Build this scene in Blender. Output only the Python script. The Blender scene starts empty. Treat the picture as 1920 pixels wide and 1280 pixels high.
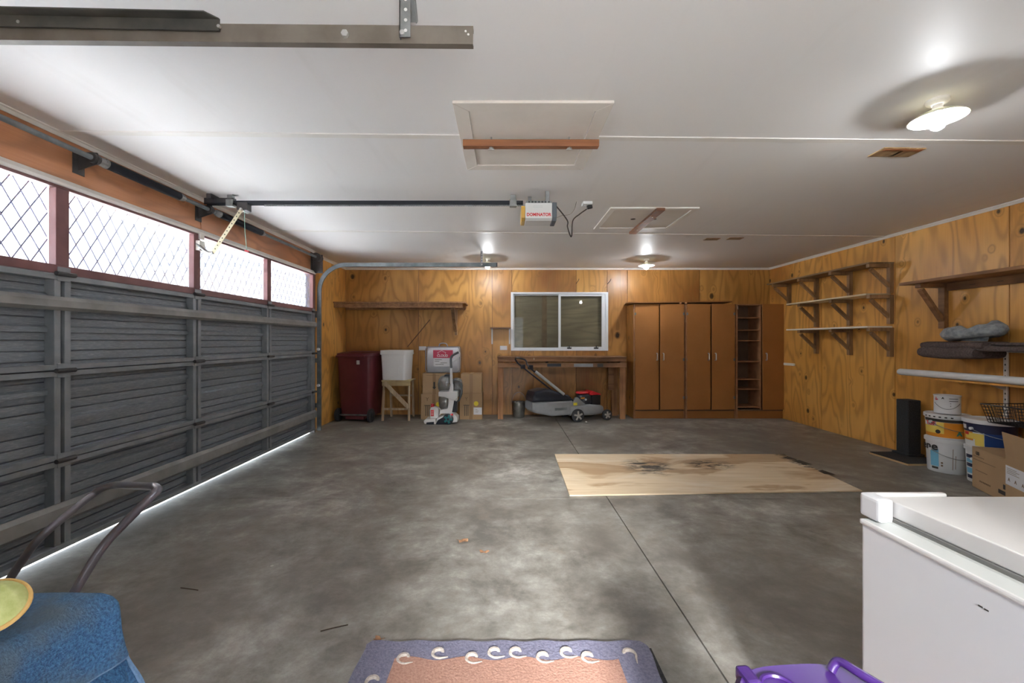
import bpy, bmesh, math, random
from mathutils import Vector, Matrix
random.seed(7)
PI = math.pi
C = bpy.context.scene.collection
sc = bpy.context.scene

# ------------------------------------------------------------------ camera, world, sun, exposure
F, CX, CY, H = 795.0, 946.0, 638.0, 1.217      # focal length and vanishing point in pixels of the 1920 frame, eye height
CEIL, YB, XL, XR, YF = 2.40, 6.96, -2.60, 4.35, -1.20
XLN = -2.53                                      # face of the boxed-out lintel
cam = bpy.data.cameras.new('camera'); camo = bpy.data.objects.new('camera', cam); C.objects.link(camo)
camo.location = (0, 0, H); camo.rotation_euler = (PI/2, 0, 0)
cam.sensor_width = 36; cam.lens = F/1920*36; cam.shift_x = (960-CX)/1920; cam.shift_y = (CY-640)/1920
cam.clip_start = 0.02
sc.camera = camo
sc.view_settings.view_transform = 'Standard'; sc.view_settings.look = 'None'
sc.view_settings.gamma = 1; sc.view_settings.use_curve_mapping = False
sc.view_settings.exposure = 1.52
w = bpy.data.worlds.new('overcast_sky'); sc.world = w; w.use_nodes = True
bg = w.node_tree.nodes['Background']; bg.inputs[0].default_value = (0.80, 0.90, 1.0, 1); bg.inputs[1].default_value = 1.9
sun = bpy.data.lights.new('sun', 'SUN'); sun.energy = 42; sun.angle = math.radians(2); sun.color = (.90, .95, 1)
suno = bpy.data.objects.new('sun', sun); C.objects.link(suno)
suno.rotation_euler = (0, math.radians(-40), math.radians(18))
def area(name, loc, rot, sx, sy, e, col=(1, 1, 1), portal=False):
    l = bpy.data.lights.new(name, 'AREA'); l.shape = 'RECTANGLE'; l.size = sx; l.size_y = sy; l.energy = e; l.color = col
    o = bpy.data.objects.new(name, l); C.objects.link(o); o.location = loc; o.rotation_euler = rot
    if portal: l.cycles.is_portal = True
    return o
area('portal_door_windows', (-2.72, 3.46, 1.87), (0, -PI/2, 0), .6, 4.4, 1, portal=True)
area('portal_assumed_doorway', (.34, YF-.13, 1.02), (PI/2, 0, 0), .7, 2.1, 1, portal=True)  # sky portal over the rear doorway, which is assumed
dl = area('added_lamp_behind_doorway', (.32, -6.4, 3.60), (math.radians(90-17.5), 0, 0), 1.5, .9, 1250, (1, .99, .96))  # added lamp outside the assumed doorway, aimed through it to brighten the floor
sc.cycles.use_denoising = True
sc.cycles.max_bounces = 10; sc.cycles.diffuse_bounces = 6; sc.cycles.glossy_bounces = 4
sc.cycles.transparent_max_bounces = 12
sc.cycles.sample_clamp_indirect = 6; sc.cycles.caustics_reflective = False; sc.cycles.caustics_refractive = False

# ------------------------------------------------------------------ helpers
def px(u, Y): return (u-CX)/F*Y
def pz(v, Y): return H-(v-CY)/F*Y
def P(u, v, Y): return Vector((px(u, Y), Y, pz(v, Y)))

MW = {}
def thing(name, label, cat, loc=(0, 0, 0), rotz=0, group=None, rot=None):
    o = bpy.data.objects.new(name, None); C.objects.link(o); o.empty_display_size = .05
    o.location = loc; o.rotation_euler = rot if rot else (0, 0, rotz)
    MW[o.name] = Matrix.Translation(loc) @ o.rotation_euler.to_matrix().to_4x4()
    o['label'] = label; o['category'] = cat
    if group: o['group'] = group
    return o
def tag(o, label, cat, group=None):
    o['label'] = label; o['category'] = cat
    if group: o['group'] = group
    return o
def structure(o): o['kind'] = 'structure'; return o

class G:
    def __init__(s): s.bm = bmesh.new()
    def _new(s, vs, fs, M=None):
        bv = [s.bm.verts.new((M @ Vector(v)) if M else v) for v in vs]
        for f in fs:
            try: s.bm.faces.new([bv[i] for i in f])
            except ValueError: pass
        return s
    def box(s, x0, x1, y0, y1, z0, z1, M=None):
        vs = [(x, y, z) for x in (x0, x1) for y in (y0, y1) for z in (z0, z1)]
        return s._new(vs, [(0,1,3,2),(4,6,7,5),(0,4,5,1),(2,3,7,6),(0,2,6,4),(1,5,7,3)], M)
    def hexa(s, b, t):                               # 4 bottom points, 4 top points
        return s._new(list(b)+list(t), [(3,2,1,0),(4,5,6,7),(0,1,5,4),(1,2,6,5),(2,3,7,6),(3,0,4,7)])
    def prism(s, poly, a, b, axis='y', M=None):      # poly: 2D points, extruded from a to b on the axis
        f = {'y': lambda p, t: (p[0], t, p[1]), 'x': lambda p, t: (t, p[0], p[1]), 'z': lambda p, t: (p[0], p[1], t)}[axis]
        n = len(poly); vs = [f(p, a) for p in poly]+[f(p, b) for p in poly]
        return s._new(vs, [tuple(range(n))[::-1], tuple(range(n, 2*n))]+[(i, (i+1) % n, n+(i+1) % n, n+i) for i in range(n)], M)
    def beam(s, p0, p1, w, h, up=(0, 0, 1)):         # rectangular bar between two points
        p0 = Vector(p0); p1 = Vector(p1); d = (p1-p0).normalized(); sd = d.cross(Vector(up))
        if sd.length < 1e-4: sd = d.cross(Vector((1, 0, 0)))
        sd.normalize(); u = sd.cross(d)
        q = [sd*(-w/2)+u*(-h/2), sd*(w/2)+u*(-h/2), sd*(w/2)+u*(h/2), sd*(-w/2)+u*(h/2)]
        return s.hexa([p0+a for a in q], [p1+a for a in q])
    def tube(s, pts, r, seg=10, cap=True, closed=False):
        pts = [Vector(p) for p in pts]; n = len(pts); rs = r if isinstance(r, (list, tuple)) else [r]*n
        rings = []; prev = None
        for i, p in enumerate(pts):
            a = pts[(i-1) % n] if (i or closed) else p; b = pts[(i+1) % n] if (i < n-1 or closed) else p
            d = (b-a).normalized()
            if prev is None:
                nrm = d.cross(Vector((0, 0, 1)))
                if nrm.length < .05: nrm = d.cross(Vector((1, 0, 0)))
            else: nrm = prev-d*prev.dot(d)
            nrm.normalize(); prev = nrm; bn = d.cross(nrm)
            rings.append([s.bm.verts.new(p+(nrm*math.cos(2*PI*k/seg)+bn*math.sin(2*PI*k/seg))*rs[i]) for k in range(seg)])
        m = n if closed else n-1
        for i in range(m):
            A, B = rings[i], rings[(i+1) % n]
            for k in range(seg):
                try: s.bm.faces.new((A[k], A[(k+1) % seg], B[(k+1) % seg], B[k]))
                except ValueError: pass
        if cap and not closed:
            s.bm.faces.new(rings[0][::-1]); s.bm.faces.new(rings[-1])
        return s
    def cyl(s, p0, p1, r, seg=24, r2=None): return s.tube([p0, p1], [r, r if r2 is None else r2], seg)
    def lathe(s, prof, c=(0, 0, 0), seg=32, M=None, sx=1, sy=1):
        rings = []
        for r, z in prof:
            if r < 1e-5: v = Vector((c[0], c[1], c[2]+z)); rings.append([s.bm.verts.new(M @ v if M else v)])
            else:
                rr = []
                for k in range(seg):
                    v = Vector((c[0]+sx*r*math.cos(2*PI*k/seg), c[1]+sy*r*math.sin(2*PI*k/seg), c[2]+z)); rr.append(s.bm.verts.new(M @ v if M else v))
                rings.append(rr)
        for A, B in zip(rings, rings[1:]):
            for k in range(seg):
                f = [A[k % len(A)], A[(k+1) % len(A)], B[(k+1) % len(B)], B[k % len(B)]]
                g = []
                for v in f:
                    if v not in g: g.append(v)
                if len(g) > 2:
                    try: s.bm.faces.new(g)
                    except ValueError: pass
        return s
    def loft(s, rings, cap=True, M=None):            # rings of equal point counts
        R = [[s.bm.verts.new((M @ Vector(p)) if M else p) for p in r] for r in rings]; n = len(R[0])
        for A, B in zip(R, R[1:]):
            for k in range(n): s.bm.faces.new((A[k], A[(k+1) % n], B[(k+1) % n], B[k]))
        if cap: s.bm.faces.new(R[0][::-1]); s.bm.faces.new(R[-1])
        return s
    def build(s, name, mat, parent=None, world=False, bevel=0, seg=2, smooth=False, subdiv=0):
        bm = s.bm
        if world and parent is not None: bm.transform(chain(parent).inverted())
        bmesh.ops.recalc_face_normals(bm, faces=bm.faces[:])
        if bevel:
            es = [e for e in bm.edges if len(e.link_faces) == 2 and e.calc_face_angle(0) > .5]
            bmesh.ops.bevel(bm, geom=es, offset=bevel, segments=seg, affect='EDGES', profile=.6, clamp_overlap=True)
        me = bpy.data.meshes.new(name); bm.to_mesh(me); bm.free()
        if smooth:
            for p in me.polygons: p.use_smooth = True
            try: me.set_sharp_from_angle(angle=math.radians(40))
            except Exception: pass
        me.materials.append(mat)
        o = bpy.data.objects.new(name, me); C.objects.link(o)
        if parent is not None: o.parent = parent
        if subdiv:
            m = o.modifiers.new('subdivision', 'SUBSURF'); m.levels = m.render_levels = subdiv
        return o
def chain(o):
    m = Matrix.Identity(4)
    while o is not None:
        m = (Matrix.Translation(o.location) @ o.rotation_euler.to_matrix().to_4x4()) @ m; o = o.parent
    return m
def copy_tree(o, parent=None):
    c = o.copy(); C.objects.link(c); c.parent = parent
    for ch in list(o.children): copy_tree(ch, c)
    return c
def rrect(x0, x1, y0, y1, r, n=5):
    out = []
    for cx, cy, a in ((x1-r, y1-r, 0), (x0+r, y1-r, 90), (x0+r, y0+r, 180), (x1-r, y0+r, 270)):
        for k in range(n+1):
            t = math.radians(a+90*k/n); out.append((cx+r*math.cos(t), cy+r*math.sin(t)))
    return out
def bez(pts, n=8):                                   # Catmull-Rom through points
    P_ = [Vector(p) for p in pts]; out = []
    for i in range(len(P_)-1):
        a = P_[max(i-1, 0)]; b = P_[i]; c = P_[i+1]; d = P_[min(i+2, len(P_)-1)]
        for k in range(n):
            t = k/n; out.append(.5*((2*b)+(c-a)*t+(2*a-5*b+4*c-d)*t*t+(3*b-a-3*c+d)*t**3))
    out.append(P_[-1]); return out
def lettering(text, size, name, mat, parent, place, bold=0.0, ext=.0006, width=None):
    """flat print: text mesh whose 2D points go through place(x, y, z) into the parent's local space"""
    cu = bpy.data.curves.new('text', 'FONT'); cu.body = text; cu.size = size; cu.extrude = ext; cu.offset = bold; cu.resolution_u = 3
    cu.align_x = 'CENTER'; cu.align_y = 'CENTER'
    t = bpy.data.objects.new('text', cu); me = bpy.data.meshes.new_from_object(t)
    bpy.data.objects.remove(t)
    k = 1
    if width:
        xs = [v.co.x for v in me.vertices]; k = width/(max(xs)-min(xs))
    for v in me.vertices: v.co = place(v.co.x*k, v.co.y, v.co.z)
    me.materials.clear(); me.materials.append(mat); me.name = name
    o = bpy.data.objects.new(name, me); C.objects.link(o); o.parent = parent
    return o

# ------------------------------------------------------------------ materials
def mat(name, col, rough=.5, metal=0, spec=.5, trans=0, coat=0):
    m = bpy.data.materials.new(name); m.use_nodes = True; b = m.node_tree.nodes['Principled BSDF']
    b.inputs['Base Color'].default_value = (*col, 1); b.inputs['Roughness'].default_value = rough
    b.inputs['Metallic'].default_value = metal; b.inputs['Specular IOR Level'].default_value = spec
    if trans: b.inputs['Transmission Weight'].default_value = trans
    if coat: b.inputs['Coat Weight'].default_value = coat
    return m
class N:
    def __init__(s, m): s.m = m; s.t = m.node_tree; s.b = s.t.nodes['Principled BSDF']
    def n(s, typ, **kw):
        x = s.t.nodes.new(typ)
        for k, v in kw.items(): setattr(x, k, v)
        return x
    def l(s, a, b): s.t.links.new(a, b)
    def math(s, op, a, b=None, c=None, clamp=False):
        x = s.n('ShaderNodeMath', operation=op); x.use_clamp = clamp
        for i, v in enumerate((a, b, c)):
            if v is None: continue
            if isinstance(v, (int, float)): x.inputs[i].default_value = v
            else: s.l(v, x.inputs[i])
        return x.outputs[0]
    def pos(s): return s.n('ShaderNodeNewGeometry').outputs['Position']
    def rnd(s): return s.n('ShaderNodeObjectInfo').outputs['Random']
    def scale(s, v, sc3, off=None):
        x = s.n('ShaderNodeMapping'); s.l(v, x.inputs[0]); x.inputs['Scale'].default_value = sc3
        if off is not None: s.l(off, x.inputs['Location'])
        return x.outputs[0]
    def noise(s, v, sc_=1, det=4, rough=.55, dist=0):
        x = s.n('ShaderNodeTexNoise'); s.l(v, x.inputs['Vector']); x.inputs['Scale'].default_value = sc_
        x.inputs['Detail'].default_value = det; x.inputs['Roughness'].default_value = rough; x.inputs['Distortion'].default_value = dist
        return x.outputs[0]
    def ramp(s, f, stops):
        x = s.n('ShaderNodeValToRGB'); s.l(f, x.inputs[0]); e = x.color_ramp.elements
        while len(e) < len(stops): e.new(.5)
        for k, (p, c) in enumerate(stops):
            e[k].position = p; e[k].color = (*c, 1) if len(c) == 3 else c
        return x.outputs[0]
    def mix(s, f, a, b, mode='MIX'):
        x = s.n('ShaderNodeMix', data_type='RGBA', blend_type=mode)
        for i, v in ((0, f), (6, a), (7, b)):
            if isinstance(v, (int, float)): x.inputs[i].default_value = v
            elif isinstance(v, tuple): x.inputs[i].default_value = (*v, 1)
            else: s.l(v, x.inputs[i])
        return x.outputs[2]
    def col(s, c): s.l(c, s.b.inputs['Base Color'])
    def bump(s, h, st=.3, d=.01):
        x = s.n('ShaderNodeBump'); x.inputs['Strength'].default_value = st; x.inputs['Distance'].default_value = d
        s.l(h, x.inputs['Height']); s.l(x.outputs[0], s.b.inputs['Normal'])
    def rough(s, f, a, b):
        x = s.n('ShaderNodeMapRange'); s.l(f, x.inputs[0]); x.inputs['To Min'].default_value = a; x.inputs['To Max'].default_value = b
        s.l(x.outputs[0], s.b.inputs['Roughness'])

def plywood(name, light, mid, dark, knots=1.0, horiz=False, rough=.33, ring=46, spec=.5, kd=1.6, kt=.25):
    m = mat(name, mid, rough, spec=spec); k = N(m)
    sep = k.n('ShaderNodeSeparateXYZ'); k.l(k.pos(), sep.inputs[0])
    r = k.rnd()
    a = k.math('ADD', sep.outputs[0], sep.outputs[1]); b = sep.outputs[2]
    if horiz: a, b = b, a
    def vec(sa, sb, shift):
        c = k.n('ShaderNodeCombineXYZ'); k.l(k.math('MULTIPLY_ADD', r, 37.0, k.math('MULTIPLY', a, sa)), c.inputs[0])
        k.l(k.math('MULTIPLY', b, sb), c.inputs[1]); c.inputs[2].default_value = shift; return c.outputs[0]
    # knots
    v = k.n('ShaderNodeTexVoronoi'); k.l(vec(2.6, 1.9, 0), v.inputs['Vector']); v.inputs['Scale'].default_value = kd
    d = v.outputs['Distance']
    sepc = k.n('ShaderNodeSeparateColor'); k.l(v.outputs['Color'], sepc.inputs[0])
    on = k.math('GREATER_THAN', sepc.outputs[0], kt)
    size = k.math('MULTIPLY_ADD', sepc.outputs[1], .13, .055)
    nd = k.noise(vec(18, 18, 3), 1, 2); d2 = k.math('ADD', d, k.math('MULTIPLY_ADD', nd, .06, -.03))
    knot = k.math('MULTIPLY', k.math('SUBTRACT', 1.0, k.math('DIVIDE', d2, size), clamp=True), on)
    halo = k.math('MULTIPLY', k.math('SUBTRACT', 1.0, k.math('MULTIPLY', d, 3.2), clamp=True), on)
    halo2 = k.math('MULTIPLY', halo, halo)
    base = k.noise(vec(1.7, .42, 0), 1.0, 3, .45, .25)
    warp = k.math('MULTIPLY_ADD', halo2, .22*knots, base)
    rings = k.math('MULTIPLY_ADD', k.math('SINE', k.math('MULTIPLY', warp, ring*2.2)), .5, .5)
    rings = k.math('POWER', rings, 2.2)
    fine = k.noise(vec(110, 2.5, 1), 1, 3, .6)
    big = k.noise(vec(.9, .7, 5), 1, 2)
    c = k.ramp(k.math('MULTIPLY_ADD', r, .22, k.math('MULTIPLY_ADD', fine, .40, k.math('MULTIPLY_ADD', big, 1.5, -.58))), [(.12, dark), (.45, mid), (.85, light)])
    c = k.mix(k.math('MULTIPLY', rings, .55), c, tuple(x*.55 for x in mid))
    c = k.mix(k.math('MULTIPLY', halo2, .55*knots), c, tuple(x*.45 for x in mid))
    c = k.mix(k.math('MULTIPLY', k.math('MULTIPLY', knot, 2.2, clamp=True), knots, clamp=True), c, tuple(x*.10 for x in mid))
    k.col(c); k.rough(fine, rough-.06, rough+.16); k.bump(fine, .12, .002)
    return m
def timber(name, a, b, axis=0, rough=.6, sc_=1.0, grey=0):
    m = mat(name, a, rough); k = N(m)
    s3 = [26*sc_]*3; s3[axis] = 1.6*sc_
    x = k.noise(k.scale(k.pos(), s3), 1, 5, .6, .3)
    y = k.noise(k.pos(), 2.2, 3)
    c = k.ramp(x, [(.3, b), (.62, a)])
    c = k.mix(k.ramp(y, [(.45, (0, 0, 0)), (.75, (1, 1, 1))]), c, tuple(q*.6 for q in b))
    k.col(c); k.bump(x, .25, .003)
    return m
def mottled(name, a, b, scale=6, rough=.6, bump=0, metal=0, det=5, spec=.5):
    m = mat(name, a, rough, metal, spec); k = N(m); x = k.noise(k.pos(), scale, det)
    k.col(k.ramp(x, [(.35, a), (.65, b)]))
    if bump: k.bump(x, bump, .004)
    return m

M = {}
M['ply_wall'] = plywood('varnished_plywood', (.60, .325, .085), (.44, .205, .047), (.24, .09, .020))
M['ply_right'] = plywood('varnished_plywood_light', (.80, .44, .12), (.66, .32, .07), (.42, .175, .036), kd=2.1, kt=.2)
M['ply_lintel'] = plywood('varnished_plywood_lintel', (.62, .30, .15), (.48, .205, .09), (.32, .125, .055), .6, True, ring=34)
M['ply_board'] = plywood('boarding_behind_glass', (.72, .60, .42), (.46, .37, .25), (.20, .16, .11), .2, True, .8)
M['ply_dark'] = plywood('plywood_dark_stained', (.30, .14, .05), (.22, .095, .03), (.13, .055, .02), .5, True)
M['hardboard'] = mottled('painted_hardboard_door', (.33, .135, .034), (.37, .155, .042), 3, .45)
M['hardboard_edge'] = mottled('cupboard_edge', (.38, .19, .09), (.27, .12, .05), 9, .6)
M['cab_in'] = mottled('cupboard_inside', (.16, .095, .055), (.12, .07, .04), 4, .7)
M['shelf_timber'] = timber('shelf_timber_x', (.36, .18, .075), (.20, .09, .035), 1)
M['shelf_grey'] = timber('weathered_shelf_timber', (.36, .235, .125), (.20, .12, .06), 1)
M['shelf_pale'] = mottled('pale_painted_shelf', (.74, .64, .45), (.62, .50, .32), 5, .6)
M['shelf_white'] = mottled('white_shelf_lacquer', (.86, .84, .76), (.82, .79, .70), 5, .4)
M['brace'] = timber('brace_timber', (.36, .21, .10), (.20, .11, .05), 2)
M['bench'] = timber('bench_timber', (.36, .185, .085), (.16, .075, .035), 0, .7)
M['bench_leg'] = timber('bench_leg_timber', (.44, .22, .095), (.22, .10, .045), 2, .7)
M['hatch_bar'] = timber('stained_bar', (.30, .115, .045), (.17, .06, .022), 0, .5)
M['stool'] = timber('bare_stool_timber', (.56, .44, .29), (.36, .26, .16), 2, .7)
M['stool_top'] = timber('bare_stool_top', (.52, .42, .22), (.30, .22, .11), 0, .7)
M['white'] = mat('white_plastic', (.78, .79, .80), .35)
M['white_paint'] = mottled('white_gloss_paint', (.80, .78, .74), (.74, .71, .66), 4, .45)
M['freezer'] = mottled('white_enamel', (.62, .635, .665), (.65, .665, .695), 2, .28)
M['freezer_lid'] = mottled('white_enamel_lid', (.60, .595, .59), (.64, .63, .625), 5, .35)
M['freezer_collar'] = mat('grey_collar', (.50, .52, .51), .4)
M['gasket'] = mat('grey_gasket', (.16, .16, .155), .6)
M['alu'] = mat('white_aluminium', (.74, .77, .80), .35)
M['steel_gal'] = mottled('galvanised_steel', (.20, .205, .20), (.32, .33, .33), 14, .42, metal=.7)
M['steel_track'] = mottled('dusty_track_steel', (.115, .095, .075), (.165, .14, .115), 9, .6, metal=.25)
M['steel_track_dark'] = mottled('dusty_angle_iron', (.045, .045, .042), (.10, .09, .075), 7, .55, metal=.3)
M['steel_far'] = mottled('weathered_track_steel', (.13, .15, .16), (.22, .24, .25), 9, .45, metal=.5)
M['steel_bright'] = mat('bright_bolt_steel', (.55, .55, .54), .3, .8)
M['spring'] = mat('black_spring', (.012, .014, .02), .4, .3)
M['black'] = mat('black_plastic', (.014, .014, .016), .4)
M['dark_bracket'] = mottled('dark_bracket_steel', (.045, .042, .045), (.08, .075, .075), 10, .5, metal=.4)
M['cream_arm'] = mat('cream_zinc_arm', (.60, .53, .36), .45, .2)
M['hole'] = mat('punched_hole', (.02, .02, .02), .8)
M['maroon_frame'] = mottled('red_oxide_frame', (.13, .052, .055), (.18, .078, .078), 6, .5)
M['red'] = mat('red_print', (.62, .02, .03), .5)
M['red_gloss'] = mat('red_cap', (.60, .02, .03), .3)
M['opener'] = mat('opener_white', (.68, .68, .67), .4)
M['opener_grey'] = mat('opener_grey', (.10, .115, .13), .5)
M['amber'] = mat('amber_lens', (.55, .33, .07), .3)
M['cord'] = mat('brown_cord', (.035, .025, .02), .5)
M['thin_wire'] = mat('bell_wire', (.25, .20, .15), .5)
M['green_cord'] = mat('pale_green_cord', (.25, .42, .35), .6)
M['bin'] = mottled('maroon_bin_plastic', (.085, .014, .020), (.11, .020, .027), 5, .42)
M['tyre'] = mat('dark_rubber', (.022, .024, .028), .6)
M['card'] = mottled('corrugated_cardboard', (.40, .265, .145), (.45, .30, .165), 3, .8)
M['card_dark'] = mat('brown_parcel_tape', (.30, .18, .085), .35)
M['ink'] = mat('black_print', (.03, .028, .025), .6)
M['ink_soft'] = mat('faded_print', (.22, .14, .075), .7)
M['paper'] = mat('white_label', (.76, .77, .80), .6)
M['yellow'] = mat('yellow_sticker', (.80, .66, .04), .5)
M['navy'] = mat('navy_print', (.012, .016, .055), .4)
M['blue_print'] = mat('blue_print', (.01, .045, .20), .4)
M['orange_print'] = mat('orange_print', (.72, .27, .02), .4)
M['yellow_print'] = mat('yellow_print', (.82, .62, .12), .4)
M['cyan_print'] = mat('cyan_print', (.18, .47, .66), .4)
M['green_print'] = mat('green_print', (.05, .24, .18), .4)
M['pail'] = mottled('white_pail', (.72, .73, .74), (.77, .78, .79), 4, .35)
M['steel_pail'] = mottled('dull_pail_steel', (.20, .20, .19), (.32, .31, .29), 12, .35, metal=.8)
M['teal'] = mat('teal_plastic', (.012, .17, .18), .35)
M['mower_grey'] = mottled('mower_grey_plastic', (.22, .235, .25), (.28, .295, .31), 6, .45)
M['mower_black'] = mat('mower_black_plastic', (.018, .022, .035), .3)
M['hub'] = mottled('mower_hub_grey', (.30, .28, .25), (.36, .34, .31), 14, .6)
M['pipe'] = mat('brown_grey_pipe', (.13, .125, .15), .28, .3, .8)
M['pvc'] = mottled('white_pvc_pipe', (.68, .69, .70), (.76, .77, .78), 9, .4)
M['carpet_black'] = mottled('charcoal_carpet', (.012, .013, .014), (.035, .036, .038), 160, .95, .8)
M['rug_brown'] = mottled('brown_grey_wool', (.07, .048, .044), (.12, .088, .08), 70, .95, .8)
M['rug_red'] = M['rug_brown']
M['fluff'] = mottled('grey_fleece', (.20, .22, .24), (.36, .38, .39), 26, .95, 1.0)
M['rug_border'] = mottled('slate_blue_pile', (.14, .14, .215), (.215, .215, .30), 110, .95, 1.0)
M['rug_pink'] = mottled('salmon_pile', (.34, .185, .14), (.45, .26, .20), 110, .95, 1.0)
M['rug_curl'] = mottled('cream_pile', (.42, .37, .33), (.55, .50, .46), 120, .95, .8)
M['purple'] = mottled('purple_plastic', (.034, .012, .095), (.040, .015, .11), 5, .3)
M['pale_green'] = mat('pale_green_cabinet', (.42, .47, .42), .5)
M['cushion'] = mottled('lime_plush', (.38, .41, .14), (.50, .53, .23), 60, .9, .6)
M['cushion_rim'] = mottled('orange_piping', (.56, .34, .11), (.64, .42, .16), 60, .8)
M['board_edge'] = mat('raw_ply_edge', (.55, .38, .20), .7)
M['leaf'] = mottled('dead_leaf', (.22, .11, .055), (.36, .20, .11), 60, .8)
M['twig'] = mat('twig', (.06, .04, .025), .8)
M['patch_wood'] = timber('raw_ceiling_patch', (.38, .25, .13), (.22, .12, .05), 1)
M['dirt'] = mat('dark_hole', (.05, .035, .025), .8)
M['stick'] = mat('brown_stick', (.07, .035, .02), .6)

# towel
m = mat('blue_towelling', (.04, .14, .33), .95); k = N(m)
a = k.noise(k.pos(), 230, 4); b = k.noise(k.pos(), 7, 3)
c = k.ramp(a, [(.3, (.018, .065, .16)), (.7, (.06, .18, .36))])
k.col(k.mix(k.ramp(b, [(.40, (0, 0, 0)), (.62, (1, 1, 1))]), c, (.085, .13, .175))); k.bump(a, 1.0, .006); M['towel'] = m

M['towel_hem'] = mottled('towel_hem', (.09, .17, .30), (.13, .23, .38), 200, .9)
# concrete
m = mat('stained_concrete', (.15, .14, .125), .5); k = N(m); p = k.pos()
n1 = k.noise(p, .75, 6, .62, .3); n2 = k.noise(p, 5.5, 10, .72, .15); n3 = k.noise(p, 75, 4, .7); n4 = k.noise(k.scale(p, (1, 1.25, 1)), 1.6, 10, .70, .45); n5 = k.noise(k.scale(p, (1.4, 1, 1)), 2.3, 8, .75, .2)
c = k.ramp(k.math('ADD', k.math('MULTIPLY', n2, .50), k.math('MULTIPLY', n4, .50)), [(.40, (.11, .103, .09)), (.47, (.215, .206, .184)), (.53, (.31, .302, .276)), (.62, (.52, .515, .487))])
c = k.mix(k.ramp(n1, [(.40, (.62, .62, .62)), (.56, (0, 0, 0))]), c, (.115, .10, .082))
c = k.mix(k.ramp(n5, [(.56, (0, 0, 0)), (.66, (.5, .5, .5))]), c, (.245, .205, .16))
c = k.mix(k.math('MULTIPLY', n3, .40), c, (.16, .152, .137))
v = k.n('ShaderNodeTexVoronoi'); k.l(p, v.inputs['Vector']); v.inputs['Scale'].default_value = 3.4
vs = k.n('ShaderNodeSeparateColor'); k.l(v.outputs['Color'], vs.inputs[0])
spot = k.math('MULTIPLY', k.math('LESS_THAN', v.outputs['Distance'], k.math('MULTIPLY', vs.outputs[1], .045)), k.math('GREATER_THAN', vs.outputs[0], .62))
c = k.mix(k.math('MULTIPLY', spot, .55), c, (.55, .54, .50))
k.col(c); k.rough(n2, .30, .62); k.bump(k.math('ADD', n3, n2), .18, .004); M['concrete'] = m
M['driveway'] = mottled('pale_driveway', (.70, .69, .67), (.78, .77, .75), 2, .9)

# ceiling paint
m = mat('ceiling_paint', (.70, .68, .655), .55); k = N(m); p = k.pos()
a = k.noise(p, .45, 3); b = k.noise(k.scale(p, (5, .6, 1)), 1, 5)
c = k.ramp(a, [(.35, (.78, .77, .765)), (.7, (.83, .81, .785))])
k.col(k.mix(k.math('MULTIPLY', k.ramp(b, [(.6, (0, 0, 0)), (.8, (1, 1, 1))]), .25), c, (.58, .55, .51))); k.bump(b, .05, .004); M['ceiling'] = m
M['hatch'] = mottled('hatch_paint', (.66, .61, .55), (.72, .67, .61), 3.5, .6)

# garage door sheet
m = mat('ribbed_grey_steel', (.15, .165, .18), .48, .25); k = N(m); p = k.pos()
a = k.noise(k.scale(p, (1, 26, 260)), 1, 3, .6); b = k.noise(p, 1.4, 4); d = k.noise(p, 22, 5, .7)
c = k.ramp(a, [(.38, (.165, .185, .215)), (.56, (.215, .238, .27)), (.72, (.33, .35, .38))])
c = k.mix(k.ramp(b, [(.40, (.4, .4, .4)), (.70, (0, 0, 0))]), c, (.16, .175, .20))
c = k.mix(k.ramp(d, [(.66, (0, 0, 0)), (.80, (.45, .45, .45))]), c, (.40, .42, .44))
k.col(c); k.rough(a, .38, .62); k.bump(a, .12, .002); M['sheet'] = m
M['door_frame'] = mottled('door_frame_grey', (.19, .205, .225), (.25, .265, .285), 8, .5, metal=.25)
M['door_strut'] = mottled('dusty_strut', (.19, .19, .19), (.27, .265, .26), 6, .55, metal=.2)

# plywood sheet lying on the floor: pale with brown water stains and dark scuffs
m = mat('weathered_plywood_sheet', (.6, .48, .33), .6); k = N(m); p = k.pos()
g = k.noise(k.scale(p, (1.2, 45, 1)), 1, 5, .6); s1 = k.noise(k.scale(p, (.9, 2.2, 1)), 1.3, 4, .5, .5); s2 = k.noise(k.scale(p, (2.5, 7, 1)), 2, 8, .75, 1)
c = k.ramp(g, [(.3, (.56, .43, .27)), (.7, (.74, .62, .45))])
c = k.mix(k.ramp(s1, [(.50, (0, 0, 0)), (.56, (.75, .75, .75)), (.70, (.5, .5, .5))]), c, (.36, .215, .10))
c = k.mix(k.ramp(s1, [(.28, (.65, .65, .65)), (.44, (0, 0, 0))]), c, (.78, .72, .62))
# dark scuffs near the middle and the far right edge
def blob(cx, cy, rx, ry):
    q = k.n('ShaderNodeMapping'); k.l(p, q.inputs[0]); q.inputs['Location'].default_value = (-cx/rx, -cy/ry, 0); q.inputs['Scale'].default_value = (1/rx, 1/ry, 0)
    ln = k.n('ShaderNodeVectorMath', operation='LENGTH'); k.l(q.outputs[0], ln.inputs[0])
    return k.math('SUBTRACT', 1.0, ln.outputs['Value'], clamp=True)
bl = k.math('ADD', k.math('ADD', blob(1.37, 4.05, .28, .32), blob(2.0, 4.12, .26, .2)), k.math('MULTIPLY', blob(2.98, 4.25, .17, .42), 2.4))
c = k.mix(k.math('MULTIPLY', k.math('MULTIPLY', bl, 2.6), k.ramp(s2, [(.45, (0, 0, 0)), (.62, (1, 1, 1))]), clamp=True), c, (.035, .03, .025))
k.col(c); k.bump(g, .2, .003); M['sheet_ply'] = m

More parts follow.
